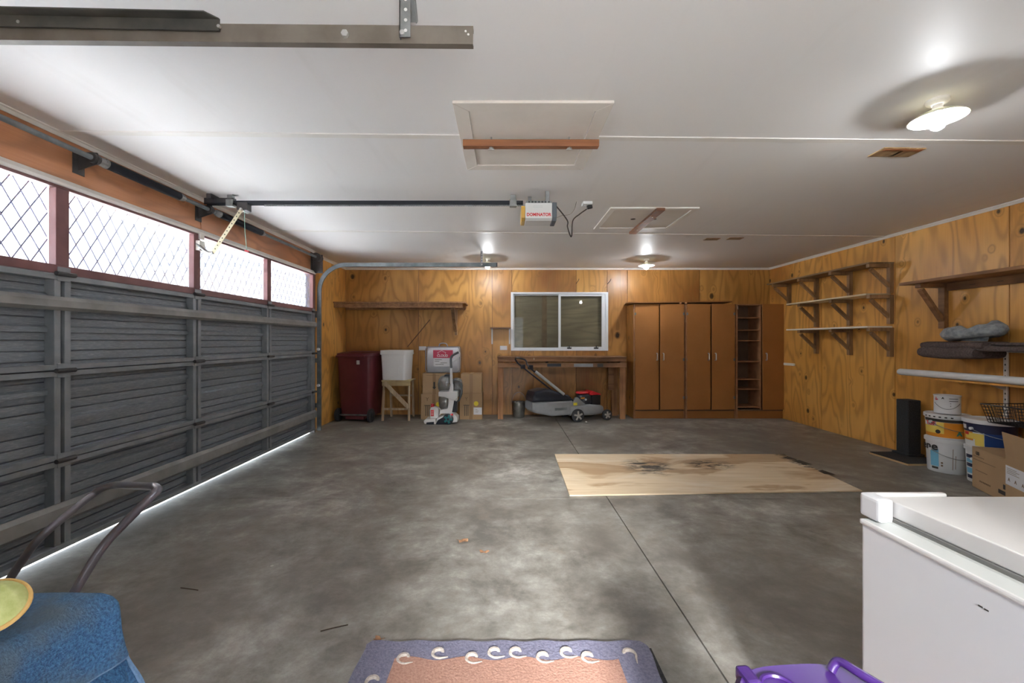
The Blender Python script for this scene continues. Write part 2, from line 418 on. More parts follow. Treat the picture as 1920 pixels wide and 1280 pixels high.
# thin glass, clear plastic
def thin(name, tint, refl=.08, rough=.02, opaque=0.0, body=(.7, .7, .7)):
    m = bpy.data.materials.new(name); m.use_nodes = True; t = m.node_tree; t.nodes.remove(t.nodes['Principled BSDF'])
    out = [n for n in t.nodes if n.type == 'OUTPUT_MATERIAL'][0]
    tr = t.nodes.new('ShaderNodeBsdfTransparent'); tr.inputs[0].default_value = (*tint, 1)
    gl = t.nodes.new('ShaderNodeBsdfGlossy'); gl.inputs['Roughness'].default_value = rough
    fr = t.nodes.new('ShaderNodeLayerWeight'); fr.inputs[0].default_value = .25
    mp = t.nodes.new('ShaderNodeMath'); mp.operation = 'MULTIPLY_ADD'; mp.inputs[1].default_value = .5 if refl > .03 else .10; mp.inputs[2].default_value = refl; mp.use_clamp = True
    t.links.new(fr.outputs['Fresnel'], mp.inputs[0])
    mx = t.nodes.new('ShaderNodeMixShader'); t.links.new(mp.outputs[0], mx.inputs[0]); t.links.new(tr.outputs[0], mx.inputs[1]); t.links.new(gl.outputs[0], mx.inputs[2])
    last = mx
    if opaque:
        df = t.nodes.new('ShaderNodeBsdfDiffuse'); df.inputs[0].default_value = (*body, 1)
        m2 = t.nodes.new('ShaderNodeMixShader'); m2.inputs[0].default_value = opaque
        t.links.new(mx.outputs[0], m2.inputs[1]); t.links.new(df.outputs[0], m2.inputs[2]); last = m2
    t.links.new(last.outputs[0], out.inputs[0]); return m
M['pane'] = thin('window_glass', (.97, .98, 1))
M['pane_back'] = thin('dusty_window_glass', (.82, .83, .80), .010, .02, .05, (.30, .30, .28))
M['clear'] = thin('clear_tank_plastic', (.72, .76, .78), .12, .08, .30, (.34, .37, .39))
M['vinyl'] = thin('clear_vinyl_bag', (.97, .98, 1.0), .05, .10, .06, (.8, .8, .84))
def emit(name, col, st):
    m = bpy.data.materials.new(name); m.use_nodes = True; b = m.node_tree.nodes['Principled BSDF']
    b.inputs['Base Color'].default_value = (1, 1, 1, 1); b.inputs['Emission Color'].default_value = (*col, 1); b.inputs['Emission Strength'].default_value = st
    return m
M['bulb'] = emit('lit_bulb', (.94, .97, 1), 200)
m = bpy.data.materials.new('opal_shade'); m.use_nodes = True; b = m.node_tree.nodes['Principled BSDF']
b.inputs['Base Color'].default_value = (.80, .79, .72, 1); b.inputs['Roughness'].default_value = .3; b.inputs['Transmission Weight'].default_value = 0
t = m.node_tree; tl = t.nodes.new('ShaderNodeBsdfTranslucent'); tl.inputs[0].default_value = (.80, .76, .62, 1)
mx = t.nodes.new('ShaderNodeMixShader'); mx.inputs[0].default_value = .22
t.links.new(b.outputs[0], mx.inputs[1]); t.links.new(tl.outputs[0], mx.inputs[2]); t.links.new(mx.outputs[0], [n for n in t.nodes if n.type == 'OUTPUT_MATERIAL'][0].inputs[0]); M['shade'] = m

# ------------------------------------------------------------------ the room
XS, YS = .795, 3.26                                  # saw-cut joints in the floor
fl = structure(G().box(XL-.12, XR+.12, YF-.12, YB+.12, -.12, -.012).build('floor', M['concrete']))
for x0, x1 in ((XL-.12, XS-.0035), (XS+.0035, XR)):
    for y0, y1 in ((YF, YS-.002), (YS+.002, YB)):
        G().box(x0, x1, y0, y1, -.012, 0).build('concrete_slab', M['concrete'], fl)
structure(G().box(-30, 30, -30, 30, -.25, -.13).build('ground', M['driveway']))
g = G().box(-7.5, XL-.12, YF-3, YB+3, -.13, -.02); structure(g.build('driveway', M['driveway']))
ce = structure(G().box(XL-.12, XR+.12, YF-.12, YB+.12, CEIL, CEIL+.12).build('ceiling', M['ceiling']))
# ceiling battens, slightly out of square as in the room
for n_, (a, b) in enumerate((((XL, 2.41), (XR, 2.56)), ((XL, 4.56), (XR, 4.83)))):
    g = G(); q = .022
    g.hexa([(a[0], a[1]-q, CEIL-.005), (b[0], b[1]-q, CEIL-.005), (b[0], b[1]+q, CEIL-.005), (a[0], a[1]+q, CEIL-.005)],
           [(a[0], a[1]-q-.004, CEIL+.001), (b[0], b[1]-q-.004, CEIL+.001), (b[0], b[1]+q+.004, CEIL+.001), (a[0], a[1]+q+.004, CEIL+.001)])
    structure(g.build('trim_%d' % (n_+1), M['white_paint']))
# scotia mouldings
def scotia(name, p0, p1, n, s=.028):
    p0 = Vector(p0); p1 = Vector(p1); n = Vector(n); g = G(); pr = [(0, 0), (s, 0), (s, -.006), (s*.55, -s*.35), (.006, -s), (0, -s)]
    g.loft([[p+n*a+Vector((0, 0, b)) for a, b in pr] for p in (p0, p1)]); return structure(g.build(name, M['white_paint']))
scotia('trim_3', (XL, YB-.012, CEIL), (XR, YB-.012, CEIL), (0, -1, 0))
scotia('trim_4', (XR-.012, YF, CEIL), (XR-.012, YB, CEIL), (-1, 0, 0))
scotia('trim_5', (XLN, 1.31, CEIL), (XLN, 5.62, CEIL), (1, 0, 0), .026); scotia('trim_7', (XL, 5.62, CEIL), (XL, YB, CEIL), (1, 0, 0), .03)
# back wall: backing with a window hole, plywood panels as pieces
WX0, WX1, WZ0, WZ1 = .12, 1.68, 1.065, 1.99
g = G()
g.box(XL-.12, WX0, YB, YB+.12, 0, CEIL); g.box(WX1, XR+.12, YB, YB+.12, 0, CEIL); g.box(WX0, WX1, YB, YB+.12, 0, WZ0); g.box(WX0, WX1, YB, YB+.12, WZ1, CEIL)
g.box(WX0, WX1, YB+.09, YB+.12, WZ0, WZ1)
wb = structure(g.build('wall_back', M['ply_dark']))
J = .0035
def bpan(u0, u1, z0=0, z1=CEIL):
    G().box(px(u0, YB)+J, px(u1, YB)-J, YB-.012, YB, z0+.001, z1-.001).build('plywood_panel', M['ply_wall'], wb, bevel=.0015, seg=1)
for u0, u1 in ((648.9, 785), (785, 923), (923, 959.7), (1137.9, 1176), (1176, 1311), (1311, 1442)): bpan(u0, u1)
bpan(959.7, 1080, WZ1); bpan(1080, 1137.9, WZ1); bpan(959.7, 1000, 0, WZ0); bpan(1000, 1080, 0, WZ0); bpan(1080, 1137.9, 0, WZ0)
# right wall
wr = structure(G().box(XR, XR+.12, YF-.12, YB+.12, 0, CEIL).build('wall_right', M['ply_dark']))
ys = [YB-.013, 5.80, 4.711, 3.644, 2.46, 1.26, .06, YF]
for a, b in zip(ys, ys[1:]):
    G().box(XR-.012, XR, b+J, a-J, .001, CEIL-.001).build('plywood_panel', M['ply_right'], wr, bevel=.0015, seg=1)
# left wall: two piers and a lintel around the garage doorway
LZ = 2.128
g = G(); g.box(XL-.12, XL-.012, YF-.12, 1.31, 0, CEIL); g.box(XL-.12, XL-.012, 5.95, YB+.12, 0, CEIL); g.box(XL-.12, XL-.012, 1.31, 5.95, LZ, CEIL)
wl = structure(g.build('wall_left', M['ply_lintel']))
for y0, y1, z0, m_ in ((YF, .15, 0, 'ply_wall'), (.15, 1.31, 0, 'ply_wall'), (5.60, YB-.013, 0, 'ply_right'), (1.31, 3.53, LZ, 'ply_lintel'), (3.53, 5.60, LZ, 'ply_lintel')):
    G().box(XL-.012, XLN if z0 else XL, y0+J, y1-J, z0+.001, CEIL-.001).build('plywood_panel', M[m_], wl, bevel=.0015, seg=1)
# rear wall behind the camera with an open doorway assumed from the bright floor
RX0, RX1, RZ = -2.0, 1.8, 2.2
DX0, DX1, DZ = .02, .66, 2.03
g = G()
g.box(XL-.12, DX0, YF-.12, YF, 0, CEIL); g.box(DX1, XR+.12, YF-.12, YF, 0, CEIL); g.box(DX0, DX1, YF-.12, YF, DZ, CEIL)
structure(g.build('wall_front', M['white_paint']))
structure(G().box(-3.75, XL-.121, YF-.5, YB+.5, CEIL+.0, CEIL+.10).build('trim_8', M['white_paint']))   # unseen eave, added to keep the sun out of the door windows
# back window
wn = structure(G().box(WX0-.016, WX0+.022, YB-.026, YB+.05, WZ0-.016, WZ1+.016).box(WX1-.022, WX1+.016, YB-.026, YB+.05, WZ0-.016, WZ1+.016)
    .box(WX0+.022, WX1-.022, YB-.026, YB+.05, WZ0-.016, WZ0+.012).box(WX0+.022, WX1-.022, YB-.026, YB+.05, WZ1-.012, WZ1+.016).build('window_1', M['alu']))
def sash(x0, x1, y, z0, z1, t=.03):
    s_ = G().box(x0, x0+t, y-.012, y+.012, z0, z1).box(x1-t, x1, y-.012, y+.012, z0, z1).box(x0+t, x1-t, y-.012, y+.012, z0, z0+t).box(x0+t, x1-t, y-.012, y+.012, z1-t, z1).build('window_sash', M['alu'], wn, bevel=.002, seg=1)
    G().box(x0+t, x1-t, y-.002, y+.002, z0+t, z1-t).build('glass_pane', M['pane_back'], s_)
sash(WX0+.022, .93, YB+.035, WZ0+.012, WZ1-.012, .022); sash(.885, WX1-.05, YB+.008, WZ0+.012, WZ1-.012, .036)
G().box(WX1-.05, WX1-.022, YB-.01, YB+.03, WZ0+.012, WZ1-.012).build('window_channel', M['alu'], wn)
for x in (1.06, 1.50):
    G().box(x-.035, x+.035, YB-.03, YB-.006, WZ0+.016, WZ0+.036).box(x-.006, x+.006, YB-.036, YB-.016, WZ0+.03, WZ0+.07).build('window_latch', M['black'], wn, bevel=.003)
G().box(WX0, WX1, YB+.075, YB+.089, WZ0, WZ1).build('boarding_panel', M['ply_board'], wn)
G().box(.62, .70, YB+.066, YB+.074, WZ0, WZ1).build('boarding_batten', M['shelf_grey'], wn)

# ------------------------------------------------------------------ garage door (a setting door with its pieces)
XS_, XF_ = -2.555, -2.50                             # sheet plane, front of the frame members
DY = [1.34, 2.40, 3.45, 4.507, 5.583]
zj = [.035, .544, 1.048, 1.59]
gd = structure(G().box(XS_-.03, XS_-.018, DY[0], DY[-1], .03, 1.59).build('door_1', M['sheet']))
for si in range(3):
    z0, z1 = zj[si]+.003, zj[si+1]-.003
    # ribbed steel skin of the section: profile in (x, z)
    h = z1-z0; prof = [(0, 0)]
    def ln(t): prof.extend([(0, t-.0045), (-.014, t-.002), (-.014, t+.002), (0, t+.0045)])
    def band(t): prof.extend([(0, t-.020), (.017, t-.018), (.017, t+.010), (0, t+.022)])
    for t, kind in ((.09, 0), (.20, 0), (.31, 0), (.43, 1), (.55, 0), (.66, 0), (.77, 1), (.88, 0)):
        (band if kind else ln)(t*h)
    prof.append((0, h))
    pts = [(XS_+a, z0+b) for a, b in prof]; bk = [(XS_-.017, z1), (XS_-.017, z0)]
    for k_ in range(4): G().prism(pts+bk, DY[k_], DY[k_+1]-.0005).build('steel_panel', M['sheet'], gd)
    # horizontal rails
    G().box(XS_-.005, XF_+.004, DY[0], DY[-1], z1-.030, z1).build('section_rail', M['door_frame'], gd, bevel=.002, seg=1)
    G().box(XS_-.005, XF_+.004, DY[0], DY[-1], z0, z0+.030).build('section_rail', M['door_frame'], gd, bevel=.002, seg=1)
    for j, y in enumerate(DY):
        ya, yb = (y-.045, y+.045) if 0 < j < 4 else ((y, y+.09) if j == 0 else (y-.09, y))
        G().box(XS_-.005, XF_, ya, ya+.034, z0+.03, z1-.03).box(XS_-.005, XF_, yb-.034, yb, z0+.03, z1-.03).box(XS_-.005, XF_-.03, ya+.034, yb-.034, z0+.03, z1-.03).build('door_stile', M['door_frame'], gd, bevel=.0015, seg=1)
for j, y in enumerate(DY):
    yy = y if 0 < j < 4 else (y+.045 if j == 0 else y-.045)
    for z in zj[1:]:
        hg = G().box(XF_+.004, XF_+.009, yy-.036, yy+.036, z-.040, z+.040).build('door_hinge', M['door_frame'], gd, bevel=.002, seg=1)
        G().cyl((XF_+.018, yy-.052, z), (XF_+.018, yy+.052, z), .013, 10).build('hinge_pin', M['dark_bracket'], hg)
# stiffening struts
for z0, z1, d_ in ((1.385, 1.462, .03), (.196, .305, .03)):
    pr = [(XF_, z0), (XF_+d_*.35, z0), (XF_+d_, z0+.018), (XF_+d_, z1-.022), (XF_+d_*.35, z1), (XF_, z1)]
    G().prism(pr, DY[0], DY[-1]).build('door_strut', M['door_strut'], gd)
# glazed top section
Z0, Z1 = 1.592, 2.098
G().box(XS_+.012, XF_, DY[0], DY[-1], Z0, 1.640).build('window_rail', M['maroon_frame'], gd, bevel=.003)
G().box(XS_+.012, XF_, DY[0], DY[-1], 2.072, Z1).build('window_rail', M['maroon_frame'], gd, bevel=.003)
hw = .036
sp = []
for j, y in enumerate(DY):
    ya, yb = (y-hw, y+hw) if 0 < j < 4 else ((y, y+.06) if j == 0 else (y-.05, y)); sp.append((ya, yb))
    G().box(XS_+.012, XF_, ya, yb, 1.640, 2.072).build('window_mullion', M['maroon_frame'], gd, bevel=.003)
M['mesh'] = mat('blue_grey_grille_wire', (.10, .10, .19), .5)
for j in range(4):
    y0, y1 = sp[j][1], sp[j+1][0]; z0, z1 = 1.640, 2.072
    G().box(XS_+.016, XS_+.020, y0, y1, z0, z1).build('glass_pane', M['pane'], gd)
    g = G(); dy, dz = .088, .148; xg = XS_+.004; r = .0036
    s_ = dz/dy
    for sg in (1, -1):
        c0 = -50
        for i in range(-60, 90):
            # line z = z0 + sg*s_*(y-y0) + i*dz
            pts = []
            for yy in (y0, y1):
                z = z0+sg*s_*(yy-y0)+i*dz
                if z0 <= z <= z1: pts.append((yy, z))
            for zz in (z0, z1):
                yy = y0+(zz-z0-i*dz)/(sg*s_)
                if y0 < yy < y1: pts.append((yy, zz))
            if len(pts) >= 2:
                pts = sorted(set((round(a, 5), round(b, 5)) for a, b in pts)); a, b = pts[0], pts[-1]
                if abs(a[0]-b[0]) > .004: g.cyl((xg+sg*.0012, a[0], a[1]), (xg+sg*.0012, b[0], b[1]), r, 5)
    o = g.build('diamond_grille', M['mesh'], gd); o['kind'] = 'stuff'
# white weather strip under the lintel
g = G(); g.prism([(-2.545, 2.134), (-2.512, 2.134), (-2.490, 2.106), (-2.490, 2.092), (-2.499, 2.088), (-2.499, 2.100), (-2.545, 2.112)], 1.34, 5.60)
structure(g.build('trim_6', M['white_paint']))

for n_, (ya, yb) in enumerate(((5.586, 5.612), (1.30, 1.337))):
    structure(G().box(XL-.02, XF_-.004, ya, yb, 0, 2.128).build('trim_%d' % (9+n_), M['dark_bracket']))  # strips added at both door ends to block sunlight leaking in
# vertical track, far corner, and the two ceiling tracks
def c_track(path, up, w=.052, d=.024, t=.003, name='track', m_='steel_far', parent=None):
    """open C channel swept along a path lying in the XZ plane at one y; opening towards +y or -y given by up"""
    prof = [(-w/2, 0), (w/2, 0), (w/2, d), (w/2-.009, d), (w/2-.009, d-t), (w/2-t, d-t), (w/2-t, t), (-w/2+t, t), (-w/2+t, d-t), (-w/2+.009, d-t), (-w/2+.009, d), (-w/2, d)]
    pts = [Vector(p) for p in path]; rings = []
    for i, p in enumerate(pts):
        a = pts[max(i-1, 0)]; b = pts[min(i+1, len(pts)-1)]; dr = (b-a).normalized(); n = Vector((-dr.z, 0, dr.x))
        rings.append([p+n*q0+Vector((0, up*q1, 0)) for q0, q1 in prof])
    return G().loft(rings).build(name, M[m_], parent, True, smooth=False)
YT = 5.64
def track_path(y, zt=2.225, drop=0.0, xe=-.095):
    pts = [(XF_+.03, y, .02), (XF_+.03, y, 1.70)]
    R = .36
    for k_ in range(1, 13):
        a = k_/12*PI/2; pts.append((XF_+.03+R*(1-math.cos(a)), y, 1.865+R*math.sin(a)))
    pts.append((xe, y, zt-drop)); return pts
tf = thing('door_track', 'grey steel curved door track beside the back corner, running level towards the back lamp', 'door track', (XF_+.03, YT, 0))
c_track(track_path(YT), 1, name='track_channel', parent=tf)
for z in (.35, .95, 1.55):
    G().box(XL+.001, XF_+.055, YT+.024, YT+.030, z-.03, z+.03).box(XL+.001, XL+.006, YT+.024, YT+.075, z-.03, z+.03).build('jamb_bracket', M['steel_gal'], tf, True, bevel=.001, seg=1)
for z in (.62, 1.1): G().cyl((XF_+.03, YT-.03, z), (XF_+.03, YT+.01, z), .018, 12).build('roller', M['white'], tf, True)
def hanger(par, x, y, z0, z1, flat=.034):
    g = G().box(x-flat/2, x+flat/2, y-.002, y+.001, z0, z1).box(x-flat/2, x-flat/2+.003, y-.002, y+.026, z0, z1)
    o = g.build('hanger_strap', M['steel_gal'], par, True)
    n_ = int((z1-z0-.02)/.034)
    for i in range(n_): G().cyl((x+.003, y-.0035, z0+.02+i*.034), (x+.003, y-.0021, z0+.02+i*.034), .0055, 10).build('strap_hole', M['ceiling'] if flat < .05 else M['hole'], o, True)
    return o
hanger(tf, px(903, 5.6), YT-.03, 2.20, CEIL-.001, .028)
G().box(-.11, -.095, YT-.004, YT+.026, 2.20, 2.25).build('track_end_stop', M['dark_bracket'], tf, True)
# near track overhead
YN = 1.40
tn = thing('door_track', 'dusty brown steel channel of the door track overhead nearest the viewer', 'door track', (XF_+.03, YN, 0))
pth = track_path(YN, 2.225, 0, -.104); pth[-2] = Vector(pth[-2])+Vector((0, 0, .018))
c_track(pth, 1, .060, .024, name='track_channel', m_='steel_track', parent=tn)
xa = px(415, YN)
g = G()
g.hexa([(-2.1, YN-.012, 2.255), (xa, YN-.012, 2.231), (xa, YN-.006, 2.231), (-2.1, YN-.006, 2.255)], [(-2.1, YN-.012, 2.296), (xa, YN-.012, 2.272), (xa, YN-.006, 2.272), (-2.1, YN-.006, 2.296)])
g.hexa([(-2.1, YN-.044, 2.292), (xa-.028, YN-.044, 2.268), (xa, YN-.012, 2.268), (-2.1, YN-.012, 2.292)], [(-2.1, YN-.044, 2.296), (xa-.028, YN-.044, 2.272), (xa, YN-.012, 2.272), (-2.1, YN-.012, 2.296)])
ai = g.build('angle_iron', M['steel_track_dark'], tn, True); 
g = G(); g.cyl((px(648, YN), YN-.012, 2.225), (px(648, YN), YN+.002, 2.225), .0125, 6); g.build('track_bolt', M['steel_bright'], tn, True, bevel=.002)
for u_, v_ in ((33, 40), (409, 48)):
    p = P(u_, v_, YN-.014); G().cyl(p, p+Vector((0, .008, 0)), .0055, 8).build('rivet', M['steel_bright'], tn, True)
for u_, v_ in ((873, 58), (878, 64)):
    p = P(u_, v_, YN-.003); G().cyl(p, p+Vector((0, .003, 0)), .0035, 8).build('track_hole', M['ceiling'], tn, True)
hanger(tn, px(757, YN-.03), YN-.014, 2.208, CEIL-.001, .036)
G().cyl((px(757, YN), YN-.024, 2.218), (px(757, YN), YN-.014, 2.218), .009, 6).build('strap_bolt', M['steel_bright'], tn, True)
g = G(); p0 = P(775, 42, YN+.10); p1 = Vector((px(765, YN), YN+.03, CEIL-.002)); g.beam(p0, p1, .030, .003, (0, 1, 0)); g.beam(p0+Vector((.013, 0, 0)), p1+Vector((.013, 0, 0)), .003, .026, (0, 1, 0)); g.build('loose_strap', M['steel_gal'], tn, True)

# torsion shaft with springs along the lintel
XT, ZT, = -2.435, 2.295
ts = thing('torsion_shaft', 'long grey steel torsion shaft with black springs along the lintel above the garage door', 'torsion shaft', (XT, 3.4, ZT))
G().cyl((XT, 1.25, ZT), (XT, 5.60, ZT), .0155, 14).build('shaft', M['steel_far'], ts, True, smooth=True)
for y0, y1 in ((2.57, 3.19), (3.60, 4.26)):
    pts = []; n_ = int((y1-y0)/.0075); seg = 10
    for i in range(n_*seg):
        a = i*2*PI/seg; pts.append((XT+.026*math.cos(a), y0+(y1-y0)*i/(n_*seg), ZT+.026*math.sin(a)))
    G().tube(pts, .0036, 5).cyl((XT, y0, ZT), (XT, y1, ZT), .0235, 12).build('coil_spring', M['spring'], ts, True, smooth=True)
    for ye, sg in ((y0, -1), (y1, 1)):
        G().tube([(XT, ye-sg*.02, ZT), (XT, ye+sg*.012, ZT), (XT, ye+sg*.035, ZT)], [.031, .027, .019], 16).build('winding_cone', M['steel_gal'], ts, True)
for y in (2.515, 3.50):
    g = G().box(XLN+.001, XLN+.005, y-.035, y+.035, ZT-.095, ZT+.045).prism([(XLN+.005, ZT-.07), (XT+.02, ZT-.033), (XT+.034, ZT), (XT+.02, ZT+.034), (XLN+.005, ZT+.04)], y-.003, y+.003)
    b_ = g.build('bearing_plate', M['dark_bracket'], ts, True)
    G().cyl((XT, y-.02, ZT), (XT, y+.02, ZT), .030, 18).build('bearing', M['dark_bracket'], b_, True)
g = G().tube([(XT, 5.47, ZT), (XT, 5.49, ZT), (XT, 5.60, ZT), (XT, 5.55, ZT), (XT, 5.56, ZT)], [.055, .055, .043, .040, .050], 20); g.build('cable_drum', M['dark_bracket'], ts, True)
g = G().box(XLN+.001, XLN+.005, 5.53, 5.60, 2.13, 2.37).box(XLN+.005, XT+.045, 5.572, 5.577, 2.10, 2.34); g.build('end_bracket', M['dark_bracket'], ts, True)

# opener rail, carriage arm, motor head
YO = 3.46
r_ = thing('garage_door_opener', 'garage door opener with black ceiling rail, pale arm and red-lettered white motor', 'door opener', (px(1010, 3.4), 3.43, 2.16)); arm = mo = pc = cd = bw = r_
g = G().box(-2.44, .15, YO-.018, YO+.018, 2.338, 2.352).box(-2.44, .15, YO-.018, YO-.014, 2.322, 2.338).box(-2.44, .15, YO+.014, YO+.018, 2.322, 2.338)
g.build('rail_channel', M['spring'], r_, True)
g = G()
for i in range(150):
    x = -1.95+i*.014; g.box(x, x+.009, YO-.021, YO-.012, 2.306, 2.317)
ch = g.build('chain', M['steel_gal'], r_, True); ch['kind'] = 'stuff'
G().box(-2.44, -2.2, YO-.02, YO+.02, 2.335, 2.375).build('header_bracket', M['dark_bracket'], r_, True, bevel=.004)
G().box(-2.40, -2.36, YO-.05, YO+.05, 2.36, 2.40).build('ceiling_bracket', M['dark_bracket'], r_, True, bevel=.004)
for u_ in (433, 962):
    x = px(u_, YO); G().box(x-.028, x+.028, YO-.026, YO+.026, 2.306, 2.362).box(x-.02, x+.02, YO-.02, YO+.02, 2.36, CEIL).build('rail_clamp', M['steel_gal'], r_, True, bevel=.003)

cpos = P(458, 380, YO); xe = XF_+.01
G().box(cpos.x-.04, cpos.x+.04, YO-.035, YO+.035, 2.270, 2.335).build('carriage', M['dark_bracket'], arm, True, bevel=.006)
G().cyl((cpos.x, YO-.05, 2.275), (cpos.x, YO+.05, 2.275), .010, 10).build('carriage_pin', M['steel_bright'], arm, True)
el = P(405, 475, YO); a0 = Vector((cpos.x, YO-.036, 2.275)); a1 = Vector((el.x, YO-.036, el.z))
st = G().beam(a0, a1, .004, .030, (0, 0, 1)).build('perforated_strap', M['cream_arm'], arm, True)
for i in range(1, 12):
    q = a0.lerp(a1, i/12)
    G().cyl(q+Vector((0, -.0035, 0)), q+Vector((0, -.002, 0)), .0048, 10).build('strap_hole', M['hole'], st, True)
dp = Vector((XF_+.004, YO-.02, pz(458, YO)))
pts = bez([a1+Vector((0, .004, 0)), a1.lerp(dp, .35)+Vector((0, 0, -.022)), dp], 5)
G().tube(pts, .012, 8).build('curved_link', M['steel_gal'], arm, True, smooth=True)
G().box(XF_, XF_+.035, YO-.03, YO+.03, pz(470, YO), pz(452, YO)).box(XF_, XF_+.02, YO+.0, YO+.045, pz(448, YO), pz(437, YO)).build('door_clevis', M['white_paint'], arm, True, bevel=.003)

p0 = Vector((cpos.x+.02, YO-.03, 2.27)); p1 = P(463, 470, YO-.03)
G().tube(bez([p0, p0.lerp(p1, .5)+Vector((-.006, 0, 0)), p1], 6), .0022, 6).build('cord_line', M['green_cord'], pc, True)
G().cyl(p1+Vector((-.016, 0, .003)), p1+Vector((.016, 0, -.006)), .006, 10).build('toggle', M['red_gloss'], pc, True)

X0, X1, Yf, Yk, Zt, Zb = px(985, 3.33), px(1035.5, 3.33), 3.33, 3.54, 2.298, 2.164

def prof_y(dy=0): return [(Yf, Zt), (Yf, Zb+.015), (Yf+.03, Zb), (Yk-.03, Zb), (Yk, Zb+.02), (Yk, Zt)]
G().prism(prof_y(), X0, X1, 'x').build('motor_housing', M['opener'], mo, True, bevel=.005)
G().prism([(Yf-.003, Zt+.004), (Yf-.003, Zb+.02), (Yf+.03, Zb-.003), (Yk-.03, Zb-.003), (Yk, Zb+.02), (Yk, Zt+.004)], X1, X1+.036, 'x').build('end_cover', M['opener_grey'], mo, True, bevel=.006)
G().prism([(Yf+.01, Zt-.02), (Yf+.01, Zb+.02), (Yf+.04, Zb+.002), (Yk-.03, Zb+.002), (Yk, Zb+.02), (Yk, Zt-.02)], X0-.032, X0, 'x').build('lamp_lens', M['amber'], mo, True, bevel=.008)
mb = G().box(X0+.01, X1-.005, Yf+.01, Yf+.05, Zt, Zt+.018).build('mounting_bracket', M['steel_gal'], mo, True)
G().box(X1-.05, X1-.02, Yf+.03, Yf+.05, Zt, CEIL).build('drop_bracket', M['steel_gal'], mo, True); G().box(X0+.03, X0+.06, Yk-.05, Yk-.03, Zt, CEIL).build('drop_bracket', M['steel_gal'], mo, True)
for i in range(7):
    x = X0+.03+i*.026; G().cyl((x, Yf+.008, Zt+.009), (x, Yf+.0095, Zt+.009), .006, 8).build('bracket_hole', M['hole'], mb, True)
loc = Vector(mo.location)
lettering('DOMINATOR', .034, 'lettering', M['red'], mo, lambda x, y, z: Vector(((X0+X1)/2+x, Yf-.001-z, Zb+.040+y))-loc, .0012, width=.192)
for z in (2.262, 2.272): G().box((X0+X1)/2-.045, (X0+X1)/2+.03, Yf-.0012, Yf, z, z+.002).build('vent_slot', M['freezer_collar'], mo, True)

pts = [(X1+.01, Yf+.05, 2.30), P(1040, 383, 3.42), P(1063, 412, 3.45), P(1064, 425, 3.47), P(1069, 441, 3.5), P(1072, 441, 3.5), P(1074, 414, 3.55), P(1086, 402, 3.6), P(1100, 392, 3.62)]
G().tube(bez(pts, 7), .0052, 8).build('cable', M['cord'], cd, True, smooth=True)
q = P(1105, 389, 3.64); G().cyl(q+Vector((-.02, 0, .0)), q+Vector((.024, 0, .01)), .017, 14).box(q.x-.01, q.x+.02, q.y-.012, q.y+.012, q.z, q.z+.03).build('plug', M['black'], cd, True, bevel=.003)
so = thing('ceiling_socket', 'white power point on the ceiling behind the black plug', 'socket', (q.x, q.y, CEIL))
G().box(q.x-.06, q.x+.02, q.y-.04, q.y+.04, CEIL-.024, CEIL).build('socket_plate', M['white'], so, True, bevel=.004)
G().box(q.x-.045, q.x-.03, q.y-.01, q.y+.01, CEIL-.028, CEIL-.024).build('switch', M['white'], so, True, bevel=.001)

G().tube(bez([(X1+.03, Yf+.1, 2.2), P(1053, 404, 3.5), P(1068, 402, 3.5), P(1077, 392, 3.45), P(1081, 377, 3.62)], 7), .0018, 5).build('wire_strand', M['thin_wire'], bw, True)

# ------------------------------------------------------------------ ceiling hatches and patches
def cy(v): return (CEIL-H)*F/(CY-v)
hx0, hx1, hy0, hy1 = px(848, cy(188)), px(1152, cy(188)), cy(188), cy(315)
h1 = thing('ceiling_hatch', 'white painted ceiling hatch with mitred frame held by a brown bar', 'hatch', ((hx0+hx1)/2, (hy0+hy1)/2, CEIL))
wf = .075; t_ = .014
def frame_piece(a, b, c_, d, par, th=t_, m_='hatch'):
    G().hexa([(*a, CEIL-th), (*b, CEIL-th), (*c_, CEIL-th), (*d, CEIL-th)], [(*a, CEIL), (*b, CEIL), (*c_, CEIL), (*d, CEIL)]).build('frame_board', M[m_], par, True, bevel=.0015, seg=1)
def hatch_frame(x0, x1, y0, y1, wf, par, th=t_, m_='hatch'):
    frame_piece((x0, y0), (x1, y0), (x1-wf, y0+wf), (x0+wf, y0+wf), par, th, m_); frame_piece((x1, y0+.0005), (x1, y1), (x1-wf, y1-wf), (x1-wf, y0+wf), par, th, m_)
    frame_piece((x0+.0005, y1), (x0+wf, y1-wf), (x1-wf, y1-wf), (x1, y1), par, th, m_); frame_piece((x0, y0+.0005), (x0+wf, y0+wf), (x0+wf, y1-wf), (x0, y1), par, th, m_)
hatch_frame(hx0, hx1, hy0, hy1, wf, h1)
G().box(hx0+wf+.004, hx1-wf-.004, hy0+wf+.004, hy1-wf-.004, CEIL-.008, CEIL).build('hatch_panel', M['hatch'], h1, True)
yb = 2.44; bx0, bx1 = px(868, yb), px(1123, yb)
hb = thing('hatch_bar', 'brown timber bar bolted across the large ceiling hatch', 'timber bar', ((bx0+bx1)/2, yb, 2.355))
G().box(bx0, bx1, yb-.009, yb+.009, 2.332, 2.370).box(bx0, bx1, yb+.009, yb+.035, 2.332, 2.344).build('bar', M['hatch_bar'], hb, True, bevel=.002)
for u_ in (921, 1068):
    x = px(u_, yb); G().cyl((x, yb+.012, 2.318), (x, yb+.012, CEIL-.009), .005, 8).cyl((x, yb+.012, 2.324), (x, yb+.012, 2.331), .013, 6).box(x-.018, x+.018, yb+.009, yb+.014, 2.318, 2.323).build('wing_bolt', M['steel_bright'], hb, True)
kx0, kx1, ky0, ky1 = px(1145, cy(388)), px(1312, cy(388)), cy(388), cy(428)
